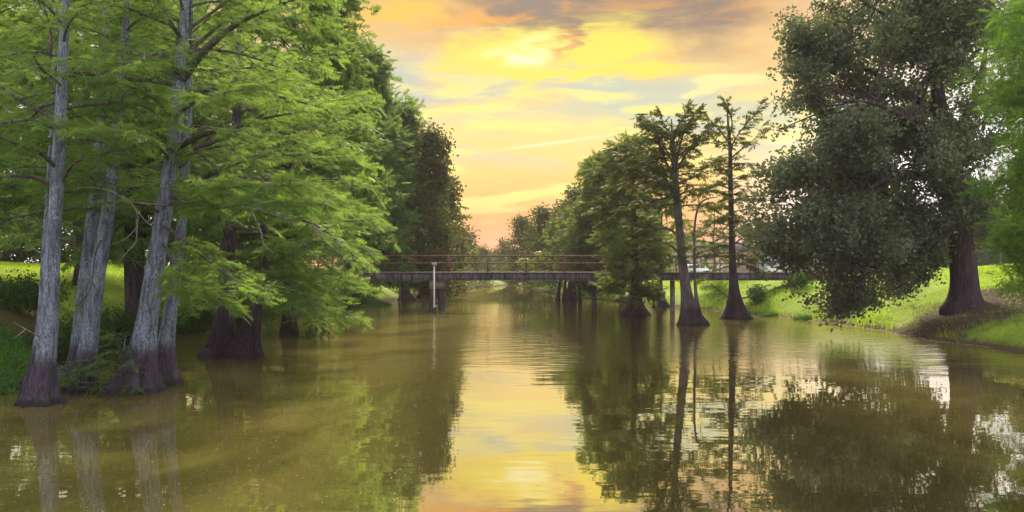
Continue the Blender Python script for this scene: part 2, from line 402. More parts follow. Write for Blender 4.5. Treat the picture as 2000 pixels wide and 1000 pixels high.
# ------------------------------------------------------------------ mesh helpers
class MB:
    """collects geometry; build() links it as ONE mesh object"""
    def __init__(s):
        s.v, s.f3, s.f4, s.n = [], [], [], 0

    def add(s, v, f3=None, f4=None):
        v = np.asarray(v, dtype=np.float64).reshape(-1, 3)
        if f3 is not None and len(f3):
            s.f3.append(np.asarray(f3, dtype=np.int64).reshape(-1, 3) + s.n)
        if f4 is not None and len(f4):
            s.f4.append(np.asarray(f4, dtype=np.int64).reshape(-1, 4) + s.n)
        s.v.append(v); s.n += len(v)

    def box(s, c, size, rz=0.0):
        x, y, z = (q / 2 for q in size)
        v = np.array([[-x, -y, -z], [x, -y, -z], [x, y, -z], [-x, y, -z], [-x, -y, z], [x, -y, z], [x, y, z], [-x, y, z]])
        if rz:
            cs, sn = math.cos(rz), math.sin(rz)
            v = v @ np.array([[cs, sn, 0], [-sn, cs, 0], [0, 0, 1]])
        s.add(v + np.asarray(c), f4=[[0, 3, 2, 1], [4, 5, 6, 7], [0, 1, 5, 4], [1, 2, 6, 5], [2, 3, 7, 6], [3, 0, 4, 7]])

    def tube(s, pts, rad, k=8, flute=None, cap=True):
        pts = np.asarray(pts, float); rad = np.asarray(rad, float); n = len(pts)
        t = np.gradient(pts, axis=0)
        t /= np.linalg.norm(t, axis=1)[:, None] + 1e-9
        ref = np.array([1.0, 0, 0]) if abs(t[0][0]) < 0.8 else np.array([0, 1.0, 0])
        a = np.cross(t, ref); a /= np.linalg.norm(a, axis=1)[:, None] + 1e-9
        b = np.cross(t, a)
        th = np.linspace(0, 2 * np.pi, k, endpoint=False)
        R = rad[:, None] * (np.ones((n, k)) if flute is None else flute(pts, th))
        v = pts[:, None, :] + R[..., None] * (np.cos(th)[None, :, None] * a[:, None, :] + np.sin(th)[None, :, None] * b[:, None, :])
        i = np.arange(n - 1)[:, None] * k; j = np.arange(k)[None, :]; j2 = (j + 1) % k
        f = np.stack([i + j, i + j2, i + k + j2, i + k + j], -1).reshape(-1, 4)
        v = v.reshape(-1, 3)
        f3 = None
        if cap:
            v = np.vstack([v, pts[-1] + t[-1] * rad[-1] * 0.5])
            e = (n - 1) * k
            f3 = [[e + q, e + (q + 1) % k, n * k] for q in range(k)]
        s.add(v, f3=f3, f4=f)

    def build(s, name, mat, parent=None, origin=(0, 0, 0), smooth=False):
        me = bpy.data.meshes.new(name)
        v = (np.concatenate(s.v) if s.v else np.zeros((0, 3))) - np.asarray(origin, float)
        f3 = np.concatenate(s.f3) if s.f3 else np.zeros((0, 3), int)
        f4 = np.concatenate(s.f4) if s.f4 else np.zeros((0, 4), int)
        me.vertices.add(len(v)); me.vertices.foreach_set('co', v.astype(np.float32).ravel())
        li = np.concatenate([f3.ravel(), f4.ravel()]).astype(np.int32)
        me.loops.add(len(li)); me.loops.foreach_set('vertex_index', li)
        st = np.concatenate([np.arange(len(f3)) * 3, len(f3) * 3 + np.arange(len(f4)) * 4]).astype(np.int32)
        me.polygons.add(len(st)); me.polygons.foreach_set('loop_start', st)
        if smooth:
            me.polygons.foreach_set('use_smooth', np.ones(len(st), bool))
        me.update(calc_edges=True)
        me.materials.append(mat)
        o = bpy.data.objects.new(name, me)
        COL.objects.link(o)
        if parent is not None:
            o.parent = parent
        else:
            o.location = tuple(origin)
        return o


def tag(o, label=None, cat=None, group=None, kind=None):
    if label: o['label'] = label
    if cat: o['category'] = cat
    if group: o['group'] = group
    if kind: o['kind'] = kind
    return o


def thing(name, label, cat, loc, group=None):
    o = bpy.data.objects.new(name, None)
    o.empty_display_size = 0.3
    o.location = tuple(loc)
    COL.objects.link(o)
    return tag(o, label, cat, group)


def curve(ctrl, n):
    """Catmull-Rom through rows of ctrl (any number of columns)"""
    c = np.asarray(ctrl, float)
    c = np.vstack([2 * c[0] - c[1], c, 2 * c[-1] - c[-2]])
    m = len(c) - 3
    u = np.linspace(0, m - 1e-6, n); i = u.astype(int); t = (u - i)[:, None]
    p0, p1, p2, p3 = c[i], c[i + 1], c[i + 2], c[i + 3]
    return 0.5 * (2 * p1 + (p2 - p0) * t + (2 * p0 - 5 * p1 + 4 * p2 - p3) * t ** 2 + (3 * p1 - p0 - 3 * p2 + p3) * t ** 3)


# ------------------------------------------------------------------ foliage templates
def spray_tmpl(rng, n, wid, lw):
    """feathery cypress spray along +X, unit length: thin leaflets on both sides of the twig"""
    v = []
    for i in range(n):
        for s in (-1, 1):
            x = 0.06 + 0.94 * (i + rng.random() * 0.6) / n
            l = wid * (0.55 + 0.45 * math.sin(math.pi * min(1, x + 0.12))) * (0.8 + 0.4 * rng.random())
            a = math.radians(48 + 16 * rng.random())
            tip = np.array([x + math.cos(a) * l, s * math.sin(a) * l, -0.30 * l - 0.18 * x * x + 0.05 * (rng.random() - 0.5)])
            z = -0.18 * x * x
            v += [[x - lw / 2, 0, z], [x + lw / 2, 0, z + 0.01], tip]
    v += [[0, 0.012, 0], [0, -0.012, 0], [1.0, 0, -0.18]]
    return np.array(v)


def leaf_tmpl(rng, n, size, spread):
    """a loose tuft of broad leaves, each a folded pair of triangles"""
    v = []
    for _ in range(n):
        p = rng.normal(size=3) * spread * 0.5
        a = rng.normal(size=3); a /= np.linalg.norm(a)
        b = np.cross(a, rng.normal(size=3)); b /= np.linalg.norm(b) + 1e-9
        l = size * (0.7 + 0.6 * rng.random())
        q = [p, p + a * l * 0.5 + b * l * 0.3, p + a * l, p + a * l * 0.5 - b * l * 0.3]
        v += [q[0], q[1], q[2], q[0], q[2], q[3]]
    return np.array(v)


def place(tmpls, P, D, S, rng, roll=0.5):
    """copies of the templates at P, X axis along D, scaled S; returns triangle-soup vertices"""
    P, D, S = np.asarray(P), np.asarray(D), np.asarray(S)
    D = D / (np.linalg.norm(D, axis=1)[:, None] + 1e-9)
    up = np.array([0, 0, 1.0]) + rng.normal(size=(len(P), 3)) * roll
    Y = np.cross(up, D); Y /= np.linalg.norm(Y, axis=1)[:, None] + 1e-9
    Z = np.cross(D, Y)
    which = rng.integers(0, len(tmpls), len(P))
    out = []
    for k, t in enumerate(tmpls):
        i = which == k
        if i.any():
            R = np.stack([D[i], Y[i], Z[i]], 1) * S[i][:, None, None]
            out.append((np.einsum('mk,nkj->nmj', t, R) + P[i][:, None, :]).reshape(-1, 3))
    return np.concatenate(out)


RT = np.random.default_rng(3)
T_NEAR = [spray_tmpl(RT, 7, 0.24 + 0.03 * q, 0.07 + 0.008 * (q % 3)) for q in range(6)]
T_MID = [spray_tmpl(RT, 6, 0.38, 0.17) for _ in range(4)]
T_FAR = [spray_tmpl(RT, 4, 0.44, 0.30) for _ in range(4)]
T_OAK = [leaf_tmpl(RT, 7, 0.21, 0.36) for _ in range(6)]
T_BROAD = [leaf_tmpl(RT, 6, 0.34, 0.75) for _ in range(6)]
T_SHRUB = [leaf_tmpl(RT, 7, 0.10, 0.22) for _ in range(6)]


def rotz(v, a):
    c, s = np.cos(a), np.sin(a)
    return np.array([v[0] * c - v[1] * s, v[0] * s + v[1] * c, v[2]])


class Tree:
    def __init__(s, name, label, base, group=None, seed=0, cat='tree', lod='near', leaf='cypress', bark='bark', limbs_apart=True):
        s.base = np.asarray(base, float)
        s.root = thing(name, label, cat, s.base, group)
        s.rng = np.random.default_rng(seed)
        s.lod, s.leaf, s.bark, s.apart = lod, leaf, bark, limbs_apart
        s.P, s.D, s.S = [], [], []
        s.trunk_mb = MB()
        s.ntrunk = 0
        s.sub_sp, s.spr_sp, s.spr_len = {'near': (0.165, 0.088, 0.35), 'mid': (0.26, 0.165, 0.70), 'far': (0.50, 0.32, 1.05)}[lod]

    def trunk(s, ctrl, k=18, flare=0.0, fz=0.55, nfl=5, n=60, apart=False, amp=0.62):
        """ctrl rows: x, y, z, radius"""
        c = curve(ctrl, n)
        ph = s.rng.random() * 6.28
        bz = s.base[2]
        amp = amp if flare else 0.0
        hi = min(1.0, 0.8)

        def fl(p, th):
            e = np.exp(-np.maximum(p[:, 2] - bz, 0) / (fz * 1.6))[:, None]
            w = np.abs(np.cos(th[None, :] * nfl / 2 + ph + 0.5 * np.sin(th[None, :] * 2 + ph)))
            w2 = np.sin(th[None, :] * 11 + ph * 3 + p[:, 2:3] * 0.7) * 0.025
            return 1 + amp * e * (w - 0.55) + w2 + 0.03 * np.sin(p[:, 2:3] * 2.3 + th[None, :] * 3)
        r = c[:, 3] + flare * np.exp(-np.maximum(c[:, 2] - bz, 0) / fz)
        mb = MB() if apart else s.trunk_mb
        mb.tube(c[:, :3], r, k, fl)
        if apart:
            mb.build('trunk', M[s.bark], s.root, s.base, True)
        s.tc = c
        return c

    def limb(s, pts, r0, leafy=0.2, sub=1.0, dens=1.0, name='limb', mat='limb', n=14, droop=-0.12, lift=0.0):
        """one bough with its twigs; foliage is collected for the crown"""
        rng = s.rng
        c = curve(pts, n)
        t = np.linspace(0, 1, n)
        mb = MB() if s.apart else s.trunk_mb
        kk = 7 if s.lod == 'near' else 5
        mb.tube(c, r0 * (1 - t) ** 0.8 + 0.008, kk)
        seg = np.linalg.norm(np.diff(c, axis=0), axis=1)
        L = seg.sum(); cum = np.concatenate([[0], np.cumsum(seg)]) / L
        if dens > 0:
            at = leafy + rng.random() * s.sub_sp / L
            side = 1
            while at < 1.0:
                p = np.array([np.interp(at, cum, c[:, q]) for q in range(3)])
                i = min(n - 2, int(np.searchsorted(cum, at)))
                d = c[min(n - 1, i + 1)] - c[max(0, i - 1)]
                d = d / (np.linalg.norm(d) + 1e-9)
                ls = sub * (0.35 + 0.65 * math.sin(math.pi * (0.12 + 0.80 * (at - leafy) / (1 - leafy + 1e-6)))) * (0.7 + 0.6 * rng.random())
                dd = rotz(d, side * math.radians(rng.uniform(35, 70)))
                dd[2] = dd[2] * 0.5 + rng.normal() * 0.26 + lift
                dd /= np.linalg.norm(dd)
                s.twig(p, dd, ls, mb, dens, droop)
                side = -side
                at += s.sub_sp / L * (0.7 + 0.6 * rng.random()) / max(dens, 0.3) ** 0.5
            s.twig(c[-2], (c[-1] - c[-3]) / (np.linalg.norm(c[-1] - c[-3]) + 1e-9), sub * 0.5, mb, dens, droop)
        if s.apart:
            o = mb.build(name, M[mat], s.root, s.base, True)
            return o

    def twig(s, p, d, ls, mb, dens, droop):
        rng = s.rng
        m = max(2, int(ls / s.spr_sp * dens) + 1)
        tt = np.linspace(0.12, 1.0, m)
        pts = p + d * (tt[:, None] * ls) + np.array([0, 0, 1.0]) * (droop * (tt[:, None] * ls) ** 2)
        if s.lod == 'near':
            e = p + d * ls + np.array([0, 0, droop * ls * ls])
            mb.tube(np.array([p, p + d * ls * 0.5 + [0, 0, droop * (ls * .5) ** 2], e]), [0.014, 0.010, 0.004], 3, cap=False)
        for i in range(m):
            a = rng.uniform(5, 105) * (1 if i % 2 else -1)
            dd = rotz(d, math.radians(a)) if i < m - 1 else d.copy()
            dd[2] = dd[2] * 0.4 - abs(rng.normal()) * 0.30 + 0.12 + rng.normal() * 0.15
            s.P.append(pts[i]); s.D.append(dd); s.S.append(s.spr_len * rng.uniform(0.45, 1.25))

    def auto(s, n, z0, z1, Lf, elf, r_f=0.30, sub=0.9, dens=1.0, azf=None, curl=-0.10, leafy=0.22, az0=0.0, droop=-0.12, name='limb'):
        """n boughs up the trunk between heights z0 and z1; Lf, elf give length and starting elevation by fraction"""
        rng = s.rng
        zz = s.tc[:, 2]
        for i in range(n):
            f = (i + rng.random() * 0.8) / n
            z = z0 + (z1 - z0) * f
            p = np.array([np.interp(z, zz, s.tc[:, q]) for q in range(3)])
            rt = np.interp(z, zz, s.tc[:, 3])
            az = az0 + i * 2.39996 + rng.normal() * 0.35
            L = Lf(f) * rng.uniform(0.75, 1.2)
            if azf:
                L *= azf(az)
            if L < 0.4:
                continue
            el = elf(f) + rng.normal() * 0.14
            m = 6
            q = [p]
            for j in range(m):
                stp = L / m
                q.append(q[-1] + stp * np.array([math.cos(az) * math.cos(el), math.sin(az) * math.cos(el), math.sin(el)]))
                el += curl + rng.normal() * 0.10
                az += rng.normal() * 0.16
            s.limb(q, min(max(rt * r_f, 0.02) * (0.6 + L / 8), rt * 0.8), leafy, sub * (0.5 + 0.5 * min(1, L / 3)), dens, name, droop=droop)

    def finish(s, roll=1.1, name='crown', fol=True):
        if s.trunk_mb.n:
            s.trunk_mb.build('trunk', M[s.bark], s.root, s.base, True)
        if s.P and fol:
            t = {'near': T_NEAR, 'mid': T_MID, 'far': T_FAR}[s.lod]
            v = place(t, s.P, s.D, s.S, s.rng, roll)
            mb = MB(); mb.add(v, f3=np.arange(len(v)).reshape(-1, 3))
            mb.build(name, M[s.leaf], s.root, s.base)
        return s


def clump_points(rng, c, r, n, shell=0.62):
    d = rng.normal(size=(n, 3)); d /= np.linalg.norm(d, axis=1)[:, None]
    rad = shell + (1 - shell) * rng.random(n) ** 0.7
    wob = 1 + 0.22 * np.sin(d[:, 0] * 5 + c[0] * 3) + 0.18 * np.sin(d[:, 2] * 7 + c[1] * 2)
    return np.asarray(c) + d * (rad * wob)[:, None] * np.asarray(r), d


def clump_tree(s, clumps, tm, size, n_per, anchors=None, limb_every=1, sub=0, sub_r=1.0):
    """broadleaf crown: leafy clumps (centre, radii) joined to the trunk by limbs"""
    allv = []
    for i, (c, r) in enumerate(clumps):
        n = max(8, int(n_per * (r[0] * r[2])))
        if sub:
            k_ = max(5, int(sub * r[0] * r[2] + 4))
            C2, D2 = clump_points(s.rng, c, np.asarray(r) * .85, k_, 0.35)
            w_ = s.rng.integers(0, k_, n)
            q_ = s.rng.normal(size=(n, 3)) * np.asarray([.24, .24, .13]) * (0.8 + 0.5 * s.rng.random(k_))[w_][:, None] * sub_r
            P, D = C2[w_] + q_, q_ * 2 + [0, 0, .2]
        else:
            P, D = clump_points(s.rng, c, r, n, 0.45)
        D = D * 0.7 + s.rng.normal(size=D.shape) * 0.7
        allv.append(place(tm, P, D, size * s.rng.uniform(0.75, 1.25, n), s.rng, 0.9))
        if i % limb_every == 0:
            if anchors is not None:
                av = np.asarray(anchors)
                dv = np.linalg.norm(av[:, :3] - np.asarray(c), axis=1) + np.maximum(0, av[:, 2] - c[2] - .4) * .8
                p, rt = av[int(np.argmin(dv)), :3], av[int(np.argmin(dv)), 3]
            else:
              zt = np.interp(c[2] - 0.55 * np.linalg.norm((np.asarray(c) - s.tc[0, :3])[:2]) - 0.5, s.tc[:, 2], np.arange(len(s.tc)))
              p = s.tc[int(min(zt, len(s.tc) - 2)), :3]
              rt = s.tc[int(min(zt, len(s.tc) - 2)), 3]
            mid = p * 0.5 + np.asarray(c) * 0.5 + s.rng.normal(size=3) * 0.25 + np.array([0, 0, 0.3])
            pts = curve([p, mid, np.asarray(c), np.asarray(c) + (np.asarray(c) - mid) * 0.1], 9)
            mb = MB() if s.apart else s.trunk_mb
            L = np.linalg.norm(np.asarray(c) - p)
            rr = min(rt * 0.75, 0.03 + 0.022 * L)
            mb.tube(pts, rr * (1 - np.linspace(0, 0.9, 9)), 6)
            for _ in range(5):
                e, _d = clump_points(s.rng, c, r, 1, 0.7)
                mb.tube(np.array([np.asarray(c), (np.asarray(c) + e[0]) / 2 + s.rng.normal(size=3) * 0.1, e[0]]), [rr * 0.35 + .008, rr * 0.2 + .006, 0.006], 4, cap=False)
            if s.apart:
                mb.build('limb', M['bark_oak'] if s.bark == 'bark_oak' else M['limb'], s.root, s.base, True)
    v = np.concatenate(allv)
    mb = MB(); mb.add(v, f3=np.arange(len(v)).reshape(-1, 3))
    mb.build('crown', M[s.leaf], s.root, s.base)


# ------------------------------------------------------------------ the ground and the river
LEFT = np.array([(-80, -13), (0, -13), (22, -14), (25, -14.6), (30, -15.4), (38, -17.5), (47, -17.8), (55, -15.6), (66, -14.4), (76, -13.2), (101, -11.7), (132, -7.6), (150, -4.5), (162, -1), (170, 0), (2000, 0)], float)
RIGHT = np.array([(-80, 21), (0, 21), (35.7, 20.6), (43, 20.1), (54, 20), (59, 19.0), (71, 16.0), (76, 13.6), (86, 11), (104, 6.5), (120, 4), (135, 3), (150, 1.5), (162, 0.4), (170, 0), (2000, 0)], float)


def shore(y):
    y = np.asarray(y, float)
    w = 0.35 * np.sin(y * 0.55) + 0.2 * np.sin(y * 1.31 + 1)
    return np.interp(y, LEFT[:, 0], LEFT[:, 1]) + w, np.interp(y, RIGHT[:, 0], RIGHT[:, 1]) + 0.6 * w


def ground_z(x, y):
    x, y = np.asarray(x, float), np.asarray(y, float)
    xl, xr = shore(y)
    dr, dl = x - xr, xl - x
    crest_r = np.interp(y, [0, 62, 86, 120], [3.75, 3.7, 2.5, 2.1])
    crest_l = np.interp(y, [0, 60, 110, 160], [3.9, 3.7, 3.0, 2.4])
    hr = crest_r * (1 - np.exp(-np.maximum(dr, 0) / 5.5))
    hl = crest_l * (1 - np.exp(-np.maximum(dl, 0) / 4.6))
    bump = 0.05 * np.sin(x * 0.9 + y * 0.35) + 0.04 * np.sin(x * 0.33 - y * 0.8)
    inside = -np.minimum(1.3, 0.35 * np.minimum(-dr, -dl))
    z = np.where(dr > 0, hr, np.where(dl > 0, hl, inside))
    return z + bump * np.clip(np.abs(np.maximum(dr, dl)) / 2, 0, 1)


def axis(segs):
    out = []
    for a, b, st in segs:
        out.append(np.arange(a, b, st))
    return np.concatenate(out + [[segs[-1][1]]])


gx = axis([(-700, -120, 60), (-120, -40, 6), (-40, -22, 1.2), (-22, -6, 0.4), (-6, 6, 1.0), (6, 27, 0.4), (27, 45, 1.2), (45, 120, 6), (120, 700, 60)])
gy = axis([(-80, 16, 6), (16, 80, 0.7), (80, 180, 2.0), (180, 300, 12), (300, 900, 60)])
X, Y = np.meshgrid(gx, gy)
Z = ground_z(X, Y)
nx, ny = len(gx), len(gy)
ii = (np.arange(ny - 1)[:, None] * nx + np.arange(nx - 1)[None, :]).ravel()
mb = MB()
mb.add(np.stack([X, Y, Z], -1).reshape(-1, 3), f4=np.stack([ii, ii + 1, ii + nx + 1, ii + nx], -1))
tag(mb.build('ground', ground_mat(), smooth=True), kind='structure')
mb = MB()
mb.add([[-24, -80, 0], [26, -80, 0], [26, 172, 0], [-24, 172, 0]], f4=[[0, 1, 2, 3]])
tag(mb.build('river_water', water_mat()), kind='structure')

# ------------------------------------------------------------------ the footbridge
BY, BZ = 69.7, 3.06
GB = "rust-railed footbridge"
bridge = thing('footbridge', 'long grey girder footbridge with thin rusty red railings crossing the whole river', 'footbridge', (0, BY, 0))
BX0, BX1 = -17.2, 23.2
PITCH = 3.0
posts_x = [BX0 + 0.3 + PITCH * i for i in range(int((BX1 - BX0) / PITCH) + 1)]
PAN = 1.55
npan = int((BX1 - BX0) / PAN)


def part(name, mat, parent, fn, origin=(0, 0, 0)):
    b = MB(); fn(b)
    return b.build(name, mat, parent, origin)


B0 = (0, BY, 0)
rngb = random.Random(5)
for i in range(npan):                                    # near fascia: one steel web panel after another
    x0 = BX0 + i * PAN
    dz, dy = rngb.uniform(-.012, .012), rngb.uniform(-.012, .012)
    part('girder_panel', M['girder'], bridge, lambda b: b.box((x0 + PAN / 2, BY - 0.95 + dy, BZ - 0.37 + dz), (PAN - 0.03, 0.05, 0.50)), B0)
    part('stiffener', M['girder'], bridge, lambda b: b.box((x0, BY - 0.985, BZ - 0.37), (0.09, 0.09, 0.52)), B0)
part('far_girder', M['girder'], bridge, lambda b: b.box(((BX0 + BX1) / 2, BY + 0.95, BZ - 0.37), (BX1 - BX0, 0.06, 0.50)), B0)
part('flange', M['girder'], bridge, lambda b: [b.box(((BX0 + BX1) / 2, BY - 0.95, BZ - 0.645), (BX1 - BX0, 0.24, 0.04)), b.box(((BX0 + BX1) / 2, BY - 0.95, BZ - 0.095), (BX1 - BX0, 0.24, 0.035))], B0)


def planks(b):
    x = BX0
    while x < BX1:
        w = 0.19
        b.box((x + w / 2, BY + rngb.uniform(-.02, .02), BZ - 0.04 + rngb.uniform(-.005, .005)), (w - 0.012, 2.3, 0.06))
        x += w


o = part('deck_planking', M['deck'], bridge, planks, B0)
o['kind'] = 'stuff'
for sy in (-1.0, 1.0):
    for x in posts_x:
        part('post', M['rust'], bridge, lambda b: b.box((x, BY + sy * 1.04, BZ + 0.52), (0.075, 0.07, 1.40)), B0)
    part('top_rail', M['rust'], bridge, lambda b: b.tube([(BX0, BY + sy * 1.0, BZ + 1.25), (0, BY + sy * 1.0, BZ + 1.25), (BX1, BY + sy * 1.0, BZ + 1.25)], [0.042] * 3, 8), B0)
    part('mid_rail', M['rust'], bridge, lambda b: b.tube([(BX0, BY + sy * 0.98, BZ + 0.68), (0, BY + sy * 0.98, BZ + 0.68), (BX1, BY + sy * 0.98, BZ + 0.68)], [0.034] * 3, 8), B0)
for x in [(848 - 1000) / F * BY - 0.12, (848 - 1000) / F * BY + 0.58, (1160 - 1000) / F * BY, (1313 - 1000) / F * BY]:
    for yy in ((-0.6, 0.7) if x < 5 else (0,)):
        part('pile', M['pile'] if x < 9 else M['concrete'], bridge, lambda b: b.tube([(x, BY + yy, -1.3), (x + .02, BY + yy, 0.8), (x, BY + yy, 2.36)], [0.24 if x < 5 else .2, 0.23 if x < 5 else .2, 0.22 if x < 5 else .19], 10), B0)
part('pile_cap', M['concrete'], bridge, lambda b: b.box(((848 - 1000) / F * BY + .22, BY, 2.08), (1.05, 1.7, 0.66)), B0)
part('pile_cap', M['concrete'], bridge, lambda b: b.box(((1160 - 1000) / F * BY, BY, 2.2), (0.8, 1.7, 0.40)), B0)
part('abutment', M['brick'], bridge, lambda b: b.box((BX1 + 0.8, BY, 1.55), (1.6, 2.6, 2.95)), B0)
part('abutment', M['concrete'], bridge, lambda b: b.box((BX0 - 0.6, BY, 1.55), (1.2, 2.6, 2.95)), B0)

# white gauge pole standing in the river
px_, d_ = 848, 65.6
pb = W(px_, 612, d_); pb[2] = 0
pole = thing('gauge_pole', 'slender white pole with a small pale box on top, in the river', 'pole', pb)
part('shaft', M['whitepaint'], pole, lambda b: b.tube([pb + [0, 0, -1.3], pb + [0, 0, 1.5], pb + [0, 0, 3.6]], [0.068, 0.064, 0.060], 12), pb)
part('box', M['galv'], pole, lambda b: [b.box(pb + [0, 0, 3.68], (0.36, 0.30, 0.20)), b.box(pb + [0, 0, 3.795], (0.40, 0.34, 0.03))], pb)
part('bracket', M['galv'], pole, lambda b: b.box(pb + [0.12, 0, 0.55], (0.12, 0.08, 0.16)), pb)
part('waterline_collar', M['pile'], pole, lambda b: b.tube([pb + [0, 0, -0.3], pb + [0, 0, 0.1], pb + [0, 0, .42]], [0.078, 0.08, 0.076], 12), pb)

# ------------------------------------------------------------------ cypress trees of the near bank
GN = 'bald cypress trees standing in the water by the near bank'


def TR(d, rows, zoff=0.0):
    """trunk control rows (px, py, radius[, depth shift]) at distance d"""
    out = []
    for r in rows:
        p = W(r[0], r[1], d + (r[3] if len(r) > 3 else 0))
        out.append([p[0], p[1], p[2], r[2]])
    return out


def base_of(rows, d):
    p = W(rows[0][0], rows[0][1], d)
    return np.array([p[0], p[1], 0.0])


def under(c):
    """carry the trunk half a metre below the water"""
    a = list(c[0]); a[2] = -0.6
    return [a] + c


def LP(d, rows):
    return [W(r[0], r[1], d + (r[2] if len(r) > 2 else 0)) for r in rows]


# leaning pale trunk in front
rows = [(80, 790, .20), (88, 720, .20), (96, 640, .19), (102, 540, .175), (107, 430, .165), (115, 300, .155), (121, 170, .135), (127, 30, .10), (131, -130, .06), (133, -260, .02)]
d = 22.5
t1 = Tree('bald_cypress', 'pale blue-grey straight cypress trunk standing foremost at the edge of the water, flared base', base_of(rows, d), GN, 11)
t1.trunk(under(TR(d, rows)), 26, 0.30, 0.55, 6, 70, True)
t1.limb(LP(d, [(112, 330), (80, 300, -.6), (40, 285, -1.2), (-20, 262, -1.6), (-90, 262, -2)]), .055, .35, .8, 1.2)
t1.limb(LP(d, [(110, 232), (70, 212, .3), (30, 188, .6), (-20, 158, 1), (-80, 150, 1.2)]), .055, .3, .9, 1.1)
t1.limb(LP(d, [(103, 362), (60, 346, -.3), (5, 346, -.8), (-60, 360, -1)]), .05, .5, .7, .6)
t1.limb(LP(d, [(112, 180), (95, 135, .2), (100, 75, .4), (88, 20, .5), (60, -40, .5)]), .05, .3, .8, 1)
t1.limb(LP(d, [(122, 160), (145, 130, -.4), (175, 120, -.8), (230, 128, -1.2)]), .04, .4, .7, 1.2)
t1.limb(LP(d, [(120, 355), (135, 330, -.2), (150, 315, -.5), (200, 300, -.8), (250, 290, -1)]), .045, .35, .8, 1.5)
t1.limb(LP(d, [(105, 250), (60, 235, -1), (10, 240, -1.8), (-60, 250, -2.2)]), .04, .15, .9, 1.5)
t1.limb(LP(d, [(118, 255), (160, 250, -.8), (215, 255, -1.5), (265, 265, -2)]), .04, .15, .8, 1.6)
t1.auto(20, 7.2, 14, lambda f: 2.7 - 1.5 * f, lambda f: 0.25 + 0.5 * f, dens=1.1)
t1.finish()

rows = [(66, 770, .16), (82, 640, .15), (90, 520, .14), (95, 420, .125), (102, 300, .11), (108, 150, .08), (112, -60, .03)]
d = 25.4
t = Tree('bald_cypress', 'thin grey cypress stem rising close behind the foremost pale trunk', base_of(rows, d), GN, 12)
t.trunk(under(TR(d, rows)), 16, 0.20, 0.5, 5, 50, True)
t.auto(16, 4.6, 11.3, lambda f: 2.6 - 1.3 * f, lambda f: 0.2 + 0.4 * f, dens=1.0)
t.finish()

# pair behind: leaning stems
rows = [(160, 765, .24), (170, 700, .23), (180, 620, .21), (194, 520, .20), (210, 420, .18), (222, 320, .16), (234, 200, .14), (247, 30, .09), (256, -200, .03)]
d = 24.7
t2 = Tree('bald_cypress', 'slim grey cypress leaning between the pale foremost trunk and the stoutest trunk', base_of(rows, d), GN, 13)
t2.trunk(under(TR(d, rows)), 22, 0.26, 0.5, 5, 60, True)
t2.auto(22, 5.2, 13.0, lambda f: 2.9 - 1.5 * f, lambda f: 0.2 + 0.5 * f, dens=1.0)
t2.limb(LP(d, [(205, 455), (185, 500, -.5), (178, 560, -.9), (150, 600, -1)]), .02, .5, .5, .6)
t2.finish()
rows = [(146, 762, .24), (154, 690, .23), (162, 600, .22), (172, 510, .20), (183, 400, .17), (196, 260, .14), (203, 120, .10), (206, -100, .03)]
d = 26.6
t = Tree('bald_cypress', 'greyer cypress stem half hidden behind the slim leaning one', base_of(rows, d), GN, 14)
t.trunk(under(TR(d, rows)), 18, 0.24, 0.5, 5, 50, True)
t.auto(18, 5.0, 12.6, lambda f: 2.8 - 1.4 * f, lambda f: 0.2 + 0.5 * f, dens=1.0)
t.finish()

# stoutest trunk
rows = [(266, 760, .33), (276, 700, .31), (286, 630, .27), (299, 550, .25), (311, 470, .235), (322, 400, .22), (333, 330, .205), (342, 260, .19), (349, 170, .17), (356, 60, .13), (366, -60, .09), (376, -220, .03)]
d = 24.8
t3 = Tree('bald_cypress', 'stoutest grey cypress of the near cluster, with a wide fluted base and a forked top', base_of(rows, d), GN, 15)
t3.trunk(under(TR(d, rows)), 30, 0.44, 0.62, 7, 80, True)
fork = curve(LP(d, [(352, 165), (374, 130, -.2), (400, 98, -.5), (440, 62, -.9), (482, 36, -1.4), (545, 10, -2), (610, -30, -2.2)]), 22)
t3.limb(LP(d, [(350, 160), (374, 130, -.2), (400, 98, -.5), (440, 62, -.9), (482, 36, -1.4), (545, 10, -2), (620, -20, -2.2)]), .14, .35, 1.1, 1.1)
t3.limb(LP(d, [(354, 150), (372, 100, .3), (395, 78, .6), (440, 40, 1), (470, 20, 1.4), (530, -10, 2)]), .07, .3, 1.0, 1.1)
t3.limb(LP(d, [(350, 70), (335, 45, .2), (320, 20, .5), (300, -10, .8)]), .06, .3, .8, 1)
t3.limb(LP(d, [(345, 290), (372, 275, -.4), (405, 260, -.9), (450, 252, -1.4), (520, 230, -2), (600, 218, -2.2)]), .09, .45, 1.1, 1.2)
t3.limb(LP(d, [(338, 300), (375, 290, .4), (440, 268, .6), (520, 220, 1.1), (600, 205, 1.4), (690, 190, 1.5)]), .075, .3, 1.1, 1.1)
t3.limb(LP(d, [(370, 360), (410, 340, -.6), (460, 318, -1.2), (520, 303, -2), (600, 300, -2.4), (680, 285, -2.2)]), .085, .35, 1.1, 1.0)
t3.limb(LP(d, [(328, 385), (365, 388, -.8), (410, 405, -1.8), (480, 400, -2.8), (560, 395, -3.6), (640, 400, -4)]), .06, .18, 1.0, 1.9, droop=-.2)
t3.limb(LP(d, [(330, 370), (380, 372, -1.2), (440, 366, -2.2), (510, 362, -3), (590, 362, -3.4)]), .05, .18, .95, 2.0, droop=-.2)
t3.limb(LP(d, [(326, 400), (400, 395, -1), (470, 405, -1.8), (520, 418, -2.4), (600, 432, -2.8), (660, 470, -3), (712, 520, -3)]), .05, .5, .8, 1.3)
t3.limb(LP(d, [(318, 440), (360, 470, -1.2), (420, 520, -2.2), (470, 555, -2.8), (505, 575, -3)]), .045, .3, .95, 2.0, droop=-.25)
